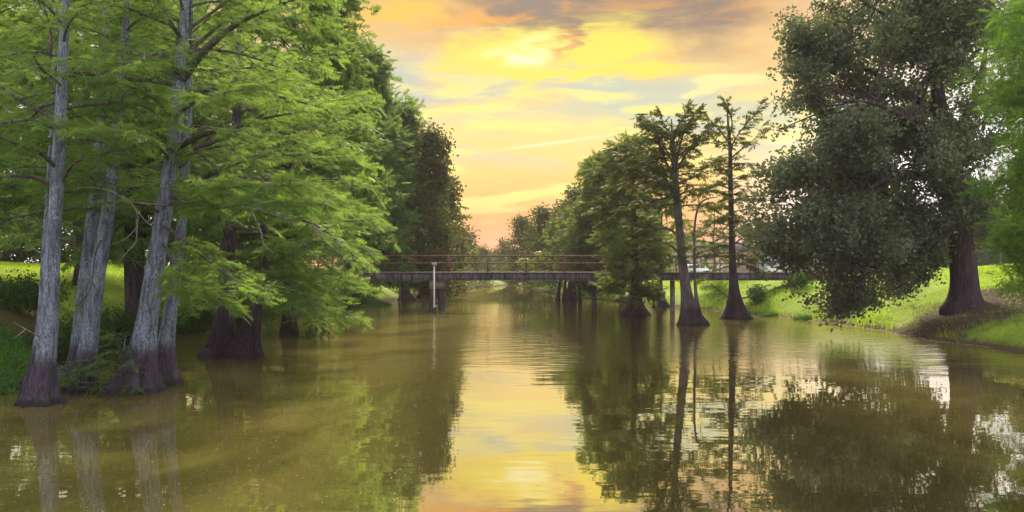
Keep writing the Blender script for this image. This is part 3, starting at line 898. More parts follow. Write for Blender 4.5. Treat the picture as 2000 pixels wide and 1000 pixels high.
t3.limb(LP(d, [(315, 470), (345, 520, -1), (385, 560, -2), (430, 585, -2.6)]), .035, .3, .9, 2.0, droop=-.25)
t3.limb(LP(d, [(320, 420), (280, 400, -.8), (240, 400, -1.4), (190, 390, -1.8)]), .035, .5, .5, .7)
t3.limb(LP(d, [(336, 320), (300, 270, -1), (250, 240, -1.6), (190, 225, -2)]), .045, .25, .9, 1.4)
t3.limb(LP(d, [(342, 250), (315, 205, -1.2), (280, 180, -2), (230, 160, -2.4)]), .045, .2, .9, 1.5)
t3.limb(LP(d, [(345, 225), (380, 200, -1.2), (440, 180, -2.2), (500, 170, -2.8), (560, 150, -3)]), .05, .2, 1.0, 1.6)
t3.auto(26, 8.2, 14.0, lambda f: 3.9 - 1.8 * f, lambda f: 0.2 + 0.5 * f, dens=1.1)
t3.finish()
rows = [(320, 745, .22), (324, 680, .20), (334, 600, .17), (346, 520, .15), (355, 430, .14), (362, 330, .125), (367, 230, .11), (371, 100, .08), (374, -80, .03)]
d = 26.2
t = Tree('bald_cypress', 'slender dark cypress with fluted foot standing against the back of the stoutest trunk', base_of(rows, d), GN, 16)
t.trunk(under(TR(d, rows)), 20, 0.24, 0.7, 6, 50, True)
t.auto(18, 5.6, 11.8, lambda f: 3.2 - 1.5 * f, lambda f: 0.2 + 0.4 * f, dens=1.0)
t.finish()

# bleached dead boughs hanging by the stoutest trunk
GD = 'bleached dead boughs'


def dead(name, label, pieces, d, r=0.022):
    o_ = None
    p0 = LP(d, pieces[0])[0]
    mb_ = MB()
    for j, pc in enumerate(pieces):
        c_ = curve(LP(d, pc), 12)
        mb_.tube(c_, r * (0.6 if j else 1.0) * (1 - np.linspace(0, .8, 12)) + 0.003, 5)
    return tag(mb_.build(name, M['dead'], None, p0, True), label, 'dead branch', GD)


dead('dead_branch', 'bleached forked dead bough hanging between the slim and the stoutest trunk', [[(325, 400), (290, 398, -.8), (250, 392, -1), (215, 372, -1.2), (160, 366, -1.3), (140, 376, -1.3)], [(258, 395, -1), (270, 425, -1), (262, 450, -1), (240, 470, -1.1), (215, 478, -1.2)],
      [(268, 428, -1), (266, 470, -1), (250, 490, -1.1), (232, 510, -1.2)], [(240, 382, -1), (262, 405, -1), (285, 432, -1), (300, 445, -1), (302, 460, -1)]], 24.6, .022)
dead('dead_branch', 'pale bare dead bough curving out over the bright drooping foliage', [[(470, 405, 0), (520, 412), (560, 430), (580, 432), (596, 424), (612, 440), (630, 465), (665, 495), (695, 522)], [(612, 440), (640, 462), (655, 466)], [(490, 407), (510, 452), (514, 475), (534, 494)]], 21.5, .034)
dead('dead_branch', 'bare silvery twigs hooked beside the upper part of the foremost trunk', [[(120, 165), (150, 125, -.5), (172, 130, -.6), (188, 145, -.6), (185, 165, -.6)], [(150, 128, -.5), (165, 150, -.6), (170, 170, -.6)]], 22.2, .016)
dead('dead_branch', 'bare silvery twigs among the middle foliage beside the stoutest trunk', [[(345, 290), (390, 250, -1), (440, 252, -1.6), (500, 255, -2)], [(395, 250, -1), (430, 230, -1.4), (445, 262, -1.5), (480, 278, -1.5)], [(370, 265, -.7), (350, 285, -.8), (325, 325, -.9)]], 24.3, .015)
dead('dead_branch', 'grey bare twigs poking from the foot of the foremost trunk', [[(82, 660), (60, 648, -.3), (38, 636, -.5), (28, 630, -.5)], [(50, 643, -.4), (35, 655, -.5), (25, 662, -.6)]], 22.3, .016)

# dark buttressed pair further along
rows = [(436, 694, .36), (438, 640, .32), (441, 560, .28), (448, 470, .24), (455, 370, .21), (461, 250, .17), (466, 110, .12), (470, -90, .04)]
d = 34.6
t4 = Tree('bald_cypress', 'dark purple-brown cypress with a massive fluted buttress beyond the bright drooping foliage', base_of(rows, d), GN, 17, bark='bark_dark')
t4.trunk(under(TR(d, rows)), 26, 0.36, 0.8, 7, 60, True)
t4.auto(24, 5.0, 15.0, lambda f: 4.6 - 2.6 * f, lambda f: 0.1 + 0.5 * f, dens=.9, sub=1.1)
t4.limb(LP(d, [(448, 470), (430, 420, -2), (480, 400, -3.5), (560, 390, -4.5), (640, 420, -5)]), .07, .3, 1.2, 1.7, droop=-.18)
t4.limb(LP(d, [(446, 500), (410, 500, -2), (370, 540, -3.5), (330, 590, -4.5)]), .06, .3, 1.1, 1.7, droop=-.18)
t4.finish()
rows = [(478, 694, .30), (490, 640, .27), (505, 590, .22), (516, 540, .19), (515, 470, .17), (520, 380, .15), (528, 260, .11), (535, 100, .04)]
d = 34.0
t5 = Tree('bald_cypress', 'dark leaning cypress beside the massive fluted buttress, bright boughs reaching over the water', base_of(rows, d), GN, 18, bark='bark_dark')
t5.trunk(under(TR(d, rows)), 22, 0.42, 0.8, 6, 50, True)
t5.auto(16, 5.0, 11.5, lambda f: 4.6 - 2.0 * f, lambda f: 0.15 + 0.4 * f, dens=.95, sub=1.1)
for rr, ds, su in [
    ([(515, 480), (560, 455, -1), (620, 440, -2), (680, 432, -2.6), (728, 428, -2.8)], 1.9, 1.15),
    ([(514, 520), (560, 500, -1.2), (620, 480, -2), (680, 478, -2.6), (722, 492, -2.8)], 1.9, 1.1),
    ([(515, 545), (560, 540, -1), (620, 535, -1.6), (670, 550, -2), (716, 568, -2.2)], 1.9, 1.05),
    ([(513, 560), (560, 565, -.8), (610, 580, -1.4), (660, 605, -1.8), (700, 622, -2)], 1.9, 1.0),
    ([(514, 550), (540, 580, .6), (580, 605, .8), (630, 615, 1), (680, 622, 1)], 1.6, 1.0),
    ([(516, 450), (560, 410, .5), (620, 395, 1), (680, 405, 1.4), (725, 420, 1.5)], 1.7, 1.1),
    ([(518, 420), (550, 380, -2), (590, 360, -3.2), (640, 372, -3.8)], 1.8, 1.1),
    ([(515, 500), (540, 480, -2.2), (570, 470, -3.6), (610, 490, -4.6), (640, 520, -5)], 1.8, 1.0),
    ([(514, 540), (535, 540, -2.2), (560, 550, -3.6), (590, 575, -4.4), (610, 600, -4.8)], 1.7, .95),
]:
    t5.limb(LP(d, rr), .05, .22, su, ds, droop=-.16)
t5.finish()

# young sprouts between the near trunks
for (px, py, dd, hh, lab) in [(232, 752, 24.2, 1.6, 'young bright cypress sapling sprouting beside the wide fluted base of the stoutest trunk'),
                              (150, 745, 24.0, 0.9, 'small leafy cypress sprout at the foot of the slim leaning trunk')]:
    p = W(px, py, dd); p[2] = 0
    t = Tree('cypress_sapling', lab, p, 'cypress sprouts at the waterline', int(px), cat='sapling')
    t.trunk([[p[0], p[1], -.3, .03], [p[0] + .05, p[1], hh * .4, .022], [p[0] + .12, p[1], hh * .75, .014], [p[0] + .2, p[1], hh, .006]], 8, 0, n=12)
    t.auto(11, 0.15, hh, lambda f: .75 - .35 * f, lambda f: .35, dens=1.3, sub=.35, leafy=.1)
    t.finish()

# cypress knees
GK = 'cypress knees at the waterline'
for i, (px, py, dd, hh, r, lab) in enumerate([
    (48, 772, 23.6, .62, .13, 'thin dark cypress knee beside the flared foot of the foremost trunk'),
    (118, 762, 24.6, .75, .20, 'broad dark knee between the foremost trunk and the slim leaning one'),
    (205, 757, 25.0, .35, .16, 'low rounded knee beside the slim leaning trunk'),
    (222, 762, 24.6, .28, .18, 'low knee nestled against the stoutest trunk'),
    (405, 698, 34.2, .35, .34, 'low dark root knee at the foot of the massive buttress')]):
    p = W(px, py, dd); p[2] = 0
    t = Tree('cypress_knee', lab, p, GK, 70 + i, cat='cypress knee')
    t.trunk([[p[0], p[1], -.4, r], [p[0], p[1], hh * .4, r * .75], [p[0] + .03, p[1], hh * .8, r * .45], [p[0] + .04, p[1], hh, r * .15]], 12, r * .3, .2, 5, 16)
    t.finish()

# ------------------------------------------------------------------ trees on the bank behind them
GBK = 'trees on the bank behind the near cypresses'


def std_cypress(name_label, px, d, top_py, wide, seed, group, r=0.25, lod='mid', leaf='cypress', bark='bark_far', z_low=1.6, n=46, lean=0.0, base=None, flare=.4, dens=1.0, water=False, cat='tree', name='bald_cypress', el0=.15, el1=.7, azf=None):
    x = (px - 1000) / F * d
    top = CZ - (top_py - H0) / F * d
    z0 = 0.0 if water else float(ground_z(x, d)) - 0.1
    t = Tree(name, name_label, (x, d, z0), group, seed, lod=lod, leaf=leaf, bark=bark, limbs_apart=False, cat=cat)
    h = top - z0
    wob = t.rng.normal(size=(5, 2)) * 0.012 * h
    wob[0] = 0
    fr = [0, .25, .5, .8, 1.0]
    t.trunk([[x, d, z0 - .6, r * 1.05]] + [[x + lean * h * f_ + w_[0], d + w_[1], z0 + h * f_, r * (1 - .93 * f_) + .01] for f_, w_ in zip(fr, wob)], 16, flare, .7, 6, 40)
    t.auto(n, z0 + z_low, z0 + h * .98, lambda f: wide * (1.0 - 0.75 * f ** 1.6) * (0.75 + 0.5 * min(1, f * 4)), lambda f: el0 + (el1 - el0) * f, dens=dens, sub=.35 + wide * .22, az0=seed, azf=azf)
    t.finish()
    return t


std_cypress('dark trunk under heavy foliage seen just past the slim leaning cypress', 263, 37.5, -120, 3.6, 21, GBK, .26, bark='bark_dark', z_low=4.6)
std_cypress('dark trunk close against the far side of the stoutest cypress', 287, 38.6, -60, 3.4, 22, GBK, .24, bark='bark_dark', z_low=4.6)
std_cypress('bushy cypress on the bank at the edge of the picture beside the lawn', -60, 31, -250, 4.2, 23, GBK, .28, z_low=3.6, leaf='cypress')
std_cypress('tall dark cypress whose boughs hang before the sunlit lawn', -30, 42, -200, 4.4, 24, GBK, .30, z_low=2.2, leaf='cypress_deep')
std_cypress('deep green cypress filling the gap behind the two leaning stems', 165, 47, -170, 4.8, 25, GBK, .32, z_low=4.4, leaf='cypress_deep')
std_cypress('broad cypress far back on the bank beyond the lawn', 95, 66, -10, 5.4, 26, GBK, .34, z_low=2.0, leaf='cypress_deep', lod='far')
std_cypress('wide cypress back on the bank behind the dark buttressed pair', 350, 54, -140, 5.0, 27, GBK, .32, z_low=2.0, leaf='cypress_deep')
std_cypress('leafy cypress on the bank directly behind the bright drooping boughs', 470, 50, -150, 4.6, 28, GBK, .30, z_low=1.6, leaf='cypress')
# the stepped row along the channel
GR = 'row of tall trees stepping down along the channel to the bridge'
std_cypress('tallest feathery cypress of the channel-side row, its top out of sight', 565, 45, -190, 3.9, 31, GR, .30, z_low=0.9, n=70, leaf='cypress', bark='bark_dark', water=True, flare=.15)


def std_broad(label, px, d, top_py, half_w, seed, group, nclump, leaf='broad_far', name='broadleaf_tree', size=1.0, npp=26, low=.18, zbase=None, r=.25, cat='tree', tm=None, sub=9, power=.7, bark='bark_dark', flare=.2, rmul=1.0):
    x = (px - 1000) / F * d
    z0 = (float(ground_z(x, d)) if zbase is None else zbase) - .1
    top = CZ - (top_py - H0) / F * d
    h = top - z0
    t = Tree(name, label, (x, d, z0), group, seed, lod='far', leaf=leaf, bark=bark, limbs_apart=False, cat=cat)
    npp *= 2.2
    t.trunk([[x, d, z0 - .4, r * 1.1], [x + .1, d, z0 + h * .3, r * .8], [x, d, z0 + h * .65, r * .5], [x, d, z0 + h * .95, .03]], 12, flare, .5, 5, 30)
    cl = []
    for i in range(nclump):
        f = low + (1 - low) * (i + t.rng.random()) / nclump
        prof = half_w * (math.sin(math.pi * min(1, .18 + .80 * f)) ** power)
        a = i * 2.4 + t.rng.normal() * .4
        rr = half_w * t.rng.uniform(.26, .46) * rmul
        rad = max(0, prof - rr * .8) * t.rng.uniform(.55, 1.0)
        cl.append(((x + math.cos(a) * rad, d + math.sin(a) * rad, z0 + h * f - rr * .5), (rr, rr, rr * .72)))
    clump_tree(t, cl, tm or T_BROAD, size, npp, sub=sub, sub_r=1.7)
    return t


FE = dict(name='bald_cypress', tm=T_MID, bark='bark_dark', flare=.5)
std_broad('feathery cypress second in the stepped channel-side row, ragged sunlit crest', 650, 57, -60, 3.7, 32, GR, 42, leaf='cypress_deep', npp=46, size=.72, low=.30, r=.32, **FE)
std_broad('cypress third in the stepped channel-side row, rising behind the railing', 715, 77, 95, 4.4, 33, GR, 44, leaf='cypress_deep', npp=46, size=.85, low=.22, r=.28, **FE)
std_broad('soft blue-green cypress behind the railing next to the dark broadleaf tree', 785, 86, 205, 4.0, 34, GR, 38, leaf='cypress_deep', npp=42, size=.9, low=.18, r=.3, **FE)
std_broad('dark broadleaf tree with ragged bronze edge next to the open sky, beyond the bridge', 846, 83, 250, 2.5, 35, GR, 34, size=.9, npp=46)
std_broad('olive broadleaf tree low at the end of the row against the sunset', 872, 96, 345, 2.5, 36, GR, 22, npp=36)
# far woods closing the channel
GF = 'far trees closing the channel beyond the bridge'
far = [(1062, 118, 400, 3.0, 'olive far tree rising above the railing between the rounded and the knobbly one'), (1135, 105, 355, 3.4, 'dark green far tree stepping up to the hanging crown'), (916, 165, 452, 2.6, 'small greyish rounded tree standing by the sunset gap'), (942, 205, 484, 3.4, 'low hazy far tree in the middle of the sunset gap'),
       (966, 215, 490, 3.2, 'lowest hazy far tree under the pink sky'), (985, 190, 470, 2.8, 'small far tree at the foot of the rounded dark one'),
       (1020, 140, 420, 3.6, 'rounded dark far tree standing alone against the pink sky'), (1050, 155, 438, 3.4, 'far tree filling the dip beside the rounded dark one'),
       (1108, 112, 388, 3.6, 'olive far tree above the bridge railing with knobbly top'), (1075, 128, 420, 3.2, 'far tree behind the railing before the olive knobbly one'),
       (1150, 100, 385, 3.2, 'dark far tree rising behind the hanging cypress crown'), (895, 128, 440, 2.2, 'thin far tree tucked against the olive broadleaf tree')]
for i, (px, d, top, hw, lab) in enumerate(far):
    std_broad(lab, px, d, top, hw, 40 + i, GF, 20, npp=24 if d < 150 else 16, size=1.0 if d < 150 else 1.25, leaf='broad_far', r=.22)
for i, (px, d, top, hw, lab) in enumerate([(905, 185, 500, 3.0, 'round bush on the far shore under the bridge'), (955, 172, 505, 2.8, 'dark bush on the far shore below the sunset gap'), (1000, 170, 500, 3.0, 'bush on the far shore below the rounded tree'),
                                           (1035, 158, 505, 2.4, 'pale bush by the far water under the railing'), (930, 168, 508, 2.6, 'second dark bush on the far shore, nearer the sunset gap')]):
    std_broad(lab, px, d, top, hw, 55 + i, 'bushes on the far shore', 12, name='bush', cat='bush', npp=16, size=1.0, low=.05, r=.12)

for i, (px, d, top, hw, lab) in enumerate([(752, 104, 515, 2.2, 'dark bush on the bank behind the grassy islet'), (800, 116, 520, 2.4, 'bush on the bank under the deck, behind the wide flared cypress foot'),
                                           (842, 130, 520, 2.4, 'bush on the bank directly behind the bridge piles'), (880, 142, 522, 2.4, 'bush on the bank past the bridge piles'),
                                           (905, 150, 520, 2.2, 'small bush where the bank meets the far water'), (718, 92, 505, 2.2, 'bush under the deck close to the channel-side row'), (690, 86, 500, 2.4, 'bush at the foot of the pale abutment')]):
    std_broad(lab, px, d, top, hw, 160 + i, 'bushes on the bank under the bridge', 10, name='bush', cat='bush', npp=13, size=.9, low=.05, r=.1)

for i_, y_ in enumerate(np.arange(100, 160, 5.5)):
    x_ = float(shore(y_)[0]) - .9
    std_broad('dark waterside bush in the row lining the far bank under the bridge', 1000 + x_ * F / y_, y_, H0 + (CZ - 3.0 - .5 * math.sin(i_ * 2)) * F / y_, 2.1, 180 + i_, 'waterside bushes lining the far bank', 9, name='bush', cat='bush', npp=11, size=.95, low=.02, r=.08)
for i_, y_ in enumerate((118, 126, 134, 143, 152)):
    x_ = float(shore(y_)[1]) + 1.2
    std_broad('low olive bush in the row on the opposite far bank under the bridge', 1000 + x_ * F / y_, y_, H0 + (CZ - 2.2 - .4 * math.sin(i_ * 2)) * F / y_, 1.7, 195 + i_, 'low bushes on the opposite far bank', 8, leaf='cypress_far', name='bush', cat='bush', npp=11, size=.95, low=.02, r=.08)

# cypresses seen below the deck beyond the bridge
GU = 'cypresses beyond the bridge'
t = std_cypress('many-stemmed cypress clump with dark feet in the water beyond the bridge', 1112, 93, 415, 3.6, 61, GU, .26, lod='far', leaf='cypress_far', bark='bark_dark', z_low=2.3, water=True, flare=.5, n=26)
for i, off in enumerate((-1.25, -.55, .65, 1.2)):
    x = (1112 - 1000) / F * 93 + off
    b = MB()
    b.tube(curve([[x * 1.0, 93 + .3 * (i % 2), -.5], [x - off * .12, 93, .9], [x - off * .3, 93, 2.6], [x - off * .4, 93, 4.4]], 12), .1 + .26 * np.exp(-np.linspace(0, 3.2, 12)), 10)
    b.build('stem', M['bark_dark'], t.root, t.base, True)
std_cypress('cypress with a wide dark flared foot under the bridge near the white pole', 829, 97, 330, 2.8, 62, GU, .26, lod='far', leaf='cypress_far', bark='bark_dark', z_low=3.0, water=True, flare=.75, n=22)
std_cypress('cypress with two low dark feet in the shallows beyond the bridge piles', 868, 112, 380, 2.6, 63, GU, .24, lod='far', leaf='cypress_far', bark='bark_dark', z_low=3.0, water=True, flare=.6, n=20)
std_cypress('cypress with squat dark foot beside the grassy islet beyond the bridge', 793, 92, 300, 3.0, 64, GU, .26, lod='far', leaf='cypress_deep', bark='bark_dark', z_low=2.4, water=True, flare=.7, n=22)
std_broad('light green cypress behind the railing beside the hanging crown', 1180, 88, 305, 4.0, 65, GU, 44, leaf='cypress_far', npp=44, size=.9, low=.16, r=.24, zbase=0.0, **FE)

# ------------------------------------------------------------------ the mid-river cypresses before the far lawn
GM = 'cypresses standing in the river before the lawn'
rows = [(1240, 615, .34), (1241, 560, .27), (1240, 500, .23), (1238, 430, .20), (1234, 350, .15), (1228, 290, .10), (1222, 255, .03)]
d = 63.5
t = Tree('bald_cypress', 'dense cypress clothed in hanging foliage down to the water, widest of the river group', base_of(rows, d), GM, 81, lod='mid', leaf='cypress_far', bark='bark_dark')
t.trunk(under(TR(d, rows)), 20, .65, .8, 7, 40, True)
t.auto(40, 1.4, 12.6, lambda f: t.rng.uniform(.7, 1.2) * 2.9 * (1 - .55 * f ** 1.8) * (.6 + .4 * min(1, f * 3)), lambda f: .15 + .5 * f, dens=1.2, sub=1.0, curl=-.13, droop=-.2)
for k_ in range(24):
    f_ = (k_ + t.rng.random()) / 24
    a_ = k_ * 2.4
    rad_ = 2.7 * math.sin(math.pi * (.22 + .72 * f_)) ** .6 * t.rng.uniform(.35, 1.3)
    c_ = np.array([t.base[0] + math.cos(a_) * rad_ - .5 * f_, d + math.sin(a_) * rad_, 1.6 + 10.9 * f_])
    r_c = t.rng.uniform(.45, 1.1)
    C2_, _ = clump_points(t.rng, c_, (r_c, r_c, r_c * .8), 9, .3)
    for q_ in C2_:
        for _ in range(15):
            w_ = t.rng.normal(size=3) * [.30, .30, .16]
            t.P.append(q_ + w_); t.D.append(w_ * 2 + t.rng.normal(size=3) * .3 + [0, 0, -.1]); t.S.append(.55 * t.rng.uniform(.7, 1.2))
t.limb(LP(d, [(1238, 400), (1205, 360, -1), (1175, 330, -1.5), (1150, 325, -2)]), .07, .3, 1.2, 1.3)
t.limb(LP(d, [(1238, 430), (1200, 410, -1), (1165, 395, -1.5), (1145, 400, -2)]), .07, .3, 1.2, 1.3)
t.finish()
rows = [(1350, 634, .34), (1343, 590, .30), (1336, 540, .27), (1329, 470, .24), (1323, 400, .22), (1319, 350, .19), (1316, 300, .14), (1313, 262, .09), (1311, 232, .03)]
d = 53.0
t = Tree('bald_cypress', 'tall grey-trunked cypress with a dark flat-topped crown standing in the river', base_of(rows, d), GM, 82, lod='mid', leaf='cypress_backlit', bark='bark_far')
t.spr_len = .48
t.trunk(under(TR(d, rows)), 22, .55, .8, 7, 60, True)
t.limb(LP(d, [(1322, 385), (1300, 350, -.6), (1270, 325, -1), (1235, 305, -1.2), (1195, 300, -1.2)]), .11, .3, 1.3, 1.35)
t.limb(LP(d, [(1320, 360), (1298, 310, .3), (1285, 270, .5), (1270, 240, .6), (1255, 228, .6)]), .10, .3, 1.0, 1.4)
t.limb(LP(d, [(1318, 350), (1325, 300, -.4), (1335, 260, -.6), (1350, 232, -.7), (1362, 218, -.7)]), .09, .3, 1.0, 1.2)
t.limb(LP(d, [(1319, 340), (1340, 300, .4), (1362, 272, .6), (1385, 250, .7)]), .07, .35, .9, 1.1)
t.limb(LP(d, [(1317, 320), (1310, 270, .4), (1296, 240, .6), (1290, 222, .6)]), .06, .3, .9, 1.4)
t.limb(LP(d, [(1326, 460), (1300, 445, -1), (1265, 450, -1.6), (1225, 440, -2)]), .07, .35, 1.0, .8)
t.limb(LP(d, [(1330, 500), (1310, 480, -.8), (1285, 478, -1.2), (1240, 505, -1.5), (1218, 530, -1.5)]), .05, .6, .5, .4)
t.limb(LP(d, [(1323, 400), (1345, 380, .4), (1370, 370, .8), (1395, 378, 1)]), .05, .4, .8, .8)
t.limb(LP(d, [(1321, 380), (1285, 390, .6), (1245, 395, 1.2), (1210, 415, 1.6)]), .07, .3, 1.1, 1.0)
for rr, ds, su in [([(1318, 330), (1300, 290, -.8), (1280, 262, -1.4), (1262, 245, -1.6)], 1.8, 1.0), ([(1316, 300), (1330, 262, .8), (1345, 240, 1.2), (1358, 228, 1.4)], 1.6, .9),
                   ([(1320, 345), (1290, 325, 1), (1255, 300, 1.6), (1225, 285, 2)], 1.8, 1.2), ([(1322, 370), (1280, 350, -1.4), (1235, 330, -2), (1190, 325, -2.2)], 1.6, 1.2),
                   ([(1315, 280), (1322, 250, -.8), (1335, 228, -1), (1340, 214, -1)], 1.8, .9), ([(1317, 310), (1350, 285, -.6), (1375, 262, -1), (1392, 240, -1)], 1.6, .8)]:
    t.limb(LP(d, rr), .06, .25, su, ds)
t.auto(34, 7.0, 11.6, lambda f: t.rng.uniform(.6, 1.3) * (2.3 - .8 * f), lambda f: .28 + .25 * f, dens=1.2, sub=.8, curl=-.02)
t.finish()
rows = [(1437, 622, .26), (1435, 580, .24), (1431, 520, .22), (1429, 440, .19), (1427, 360, .16), (1426, 290, .12), (1422, 240, .07), (1420, 200, .02)]
d = 59.0
t = Tree('bald_cypress', 'sparse slender cypress with open spreading top and dark cone foot near the lawn', base_of(rows, d), GM, 83, lod='mid', leaf='cypress_backlit', bark='bark_dark')
t.spr_len = .62
t.trunk(under(TR(d, rows)), 20, .75, 1.0, 7, 60, True)
for rr, ds, su in [
    ([(1426, 290), (1442, 262, -.4), (1460, 240, -.7), (1476, 222, -.9), (1487, 202, -1)], 1.2, .7),
    ([(1426, 285), (1412, 262, .3), (1395, 245, .5), (1382, 225, .6)], 1.1, .7),
    ([(1425, 270), (1430, 240, -.2), (1424, 215, -.3), (1417, 200, -.3)], 1.2, .6),
    ([(1426, 310), (1450, 290, .6), (1475, 270, .9), (1492, 240, 1)], 1.0, .6),
    ([(1427, 340), (1405, 325, -.4), (1385, 322, -.7), (1362, 335, -1)], 1.0, .8),
    ([(1428, 370), (1400, 360, .4), (1378, 370, .7), (1355, 385, 1)], .8, .8),
    ([(1428, 400), (1455, 385, -.4), (1478, 385, -.7), (1500, 400, -1)], .6, .7),
    ([(1430, 480), (1455, 462, -.5), (1475, 468, -.9), (1492, 488, -1)], .8, .8),
    ([(1431, 485), (1410, 480, -.4), (1385, 488, -.7), (1360, 500, -.9)], .8, .9),
    ([(1433, 520), (1415, 522, .3), (1395, 530, .4), (1380, 540, .4)], .6, .7),
    ([(1436, 585), (1460, 580, -.4), (1475, 570, -.6), (1490, 560, -.8)], .3, .4),
    ([(1435, 590), (1415, 575, -.6), (1395, 560, -.9), (1380, 550, -1)], .5, .5),
    ([(1428, 330), (1445, 320, -.3), (1465, 322, -.5), (1480, 335, -.6)], .8, .7)]:
    t.limb(LP(d, rr), .055, .3, su, ds)
t.auto(34, 3.6, 12.6, lambda f: t.rng.uniform(.6, 1.25) * (2.2 - 1.2 * f), lambda f: .1 + .5 * f, dens=1.15, sub=.85)
t.finish()
rows = [(1368, 630, .12), (1361, 590, .10), (1357, 540, .085), (1356, 470, .075), (1358, 430, .065), (1366, 400, .055), (1382, 388, .04), (1402, 385, .02)]
d = 52.4
t = Tree('bald_cypress', 'thin bent cypress stem beside the tall grey-trunked one', base_of(rows, d), GM, 84, lod='mid', leaf='cypress_far', bark='bark_far')
t.trunk(under(TR(d, rows)), 12, .18, .7, 5, 40, True)
t.auto(9, 3.4, 7.4, lambda f: 1.3, lambda f: .3, dens=.6, sub=.6)
t.finish()
std_cypress('small cypress with a neat dark cone foot under the deck, behind the river group', 1291, 76, 360, 2.4, 85, GM, .22, leaf='cypress_far', bark='bark_dark', z_low=2.0, water=True, flare=.6, n=24, dens=.8)
std_cypress('slight feathery cypress behind the bridge rail above the parked cars', 1395, 88, 395, 2.2, 86, GU, .13, leaf='cypress_far', bark='bark_far', z_low=2.6, flare=.2, n=20, dens=.7)

# ------------------------------------------------------------------ the big oak
ox, od = (1884 - 1000) / F * 45, 45.0
oz = float(ground_z(ox, od)) - .15
oak = Tree('oak_tree', 'huge dark oak on the grassy bank, thick purple-brown trunk, boughs drooping to the water', (ox, od, oz), None, 91, leaf='oak', bark='bark_oak')
wx = lambda px: (px - 1000) / F * od
wz = lambda py: CZ - (py - H0) / F * od
oak.trunk([[ox, od, oz - .5, .76], [wx(1884), od, wz(560), .66], [wx(1876), od, wz(480), .62], [wx(1862), od, wz(380), .56], [wx(1846), od, wz(290), .44], [wx(1834), od, wz(200), .34],
           [wx(1830), od + .3, wz(110), .26], [wx(1826), od + .5, wz(10), .20], [wx(1815), od + .5, wz(-110), .14], [wx(1805), od, wz(-190), .05]], 30, .34, .42, 7, 80, amp=.30)
big = [([(1866, 380), (1815, 345, -1), (1750, 340, -2), (1680, 380, -3), (1600, 420, -3.5)], .24), ([(1850, 300), (1890, 215, .5), (1915, 150, .8), (1930, 70, 1), (1945, -20, 1)], .24),
       ([(1836, 215), (1780, 190, 1), (1720, 150, 2), (1650, 120, 3), (1590, 105, 3.4)], .22), ([(1872, 440), (1800, 470, -2), (1720, 520, -3), (1660, 570, -3.6)], .18),
       ([(1832, 130), (1790, 70, -1), (1730, 30, -1.5), (1660, -10, -2)], .18), ([(1850, 300), (1800, 260, 2), (1740, 250, 3.5), (1670, 270, 4.5)], .18), ([(1868, 400), (1915, 380, -1), (1950, 400, -1.6)], .14),
       ([(1850, 320), (1780, 240, -2.5), (1700, 200, -4), (1620, 200, -4.8)], .18)]
anch = [list(q) for q in oak.tc[32:75]]
for rr, r0 in big:
    cc = curve(LP(od, rr), 14)
    anch += [[q[0], q[1], q[2], r0 * (1 - k / 14) + .02] for k, q in enumerate(cc) if k > 3]
    oak.limb(LP(od, rr), r0, dens=0, mat='bark_oak')
rg = np.random.default_rng(77)
cl = []


def clumps_in(poly_rows, n, r0, r1, dy):
    """leafy clumps spread over rows of (row, from, to) photo columns and through the crown's depth"""
    for _ in range(n):
        py = rg.uniform(poly_rows[0][0], poly_rows[-1][0])
        a = np.interp(py, [q[0] for q in poly_rows], [q[1] for q in poly_rows]); b = np.interp(py, [q[0] for q in poly_rows], [q[2] for q in poly_rows])
        px = rg.uniform(a, b)
        e = 1 - abs((px - (a + b) / 2) / ((b - a) / 2 + 1)) ** 2
        y = od + rg.uniform(-1, 1) * dy * (0.35 + .65 * e)
        p = W(px, py, y)
        r = rg.uniform(r0, r1)
        cl.append((p, (r, r, r * .7)))


clumps_in([(-200, 1640, 1900), (-60, 1560, 1990), (60, 1550, 1975), (110, 1565, 1900)], 46, .8, 1.5, 5.0)
clumps_in([(60, 1558, 1760), (170, 1560, 1780), (215, 1550, 1740)], 22, .7, 1.2, 4.0)
clumps_in([(60, 1800, 1970), (200, 1790, 1970), (280, 1860, 1960)], 9, .5, .9, 3.0)
clumps_in([(215, 1620, 1760), (250, 1580, 1880), (330, 1520, 1930), (400, 1490, 1945)], 44, .8, 1.4, 5.5)
clumps_in([(-60, 1760, 1960), (100, 1790, 1900), (300, 1760, 1880)], 22, .6, 1.1, 4.5)
clumps_in([(215, 1560, 1800), (300, 1540, 1850), (380, 1520, 1860)], 18, .8, 1.3, 5.0)
clumps_in([(330, 1530, 1900), (430, 1470, 1900), (520, 1470, 1840)], 16, .9, 1.4, 5.0)
clumps_in([(150, 1820, 1960), (300, 1850, 1965), (430, 1900, 1960)], 8, .7, 1.0, 3.0)
clumps_in([(400, 1490, 1850), (470, 1480, 1840), (530, 1560, 1830)], 42, .8, 1.3, 5.0)
clumps_in([(530, 1590, 1800), (570, 1610, 1780), (605, 1625, 1690)], 16, .5, .85, 3.2)
for (px, py, r) in [(1545, 560, .42), (1640, 612, .55), (1700, 585, .5), (1760, 560, .5), (1590, 590, .35), (1660, 600, .5), (1540, 135, .5), (1530, 250, .35), (1552, 60, .6), (1505, 360, .6), (1480, 420, .6), (1930, 420, .9), (1915, 455, .8), (1475, 390, .4), (1530, 330, .5), (1540, 205, .35), (1800, 545, .45)]:
    p = W(px, py, od + rg.uniform(-2, 1.5)); cl.append((p, (r, r, r * .75)))
clump_tree(oak, cl, T_OAK, .95, 125, anch, sub=14, sub_r=1.2)
oak.finish(fol=False)

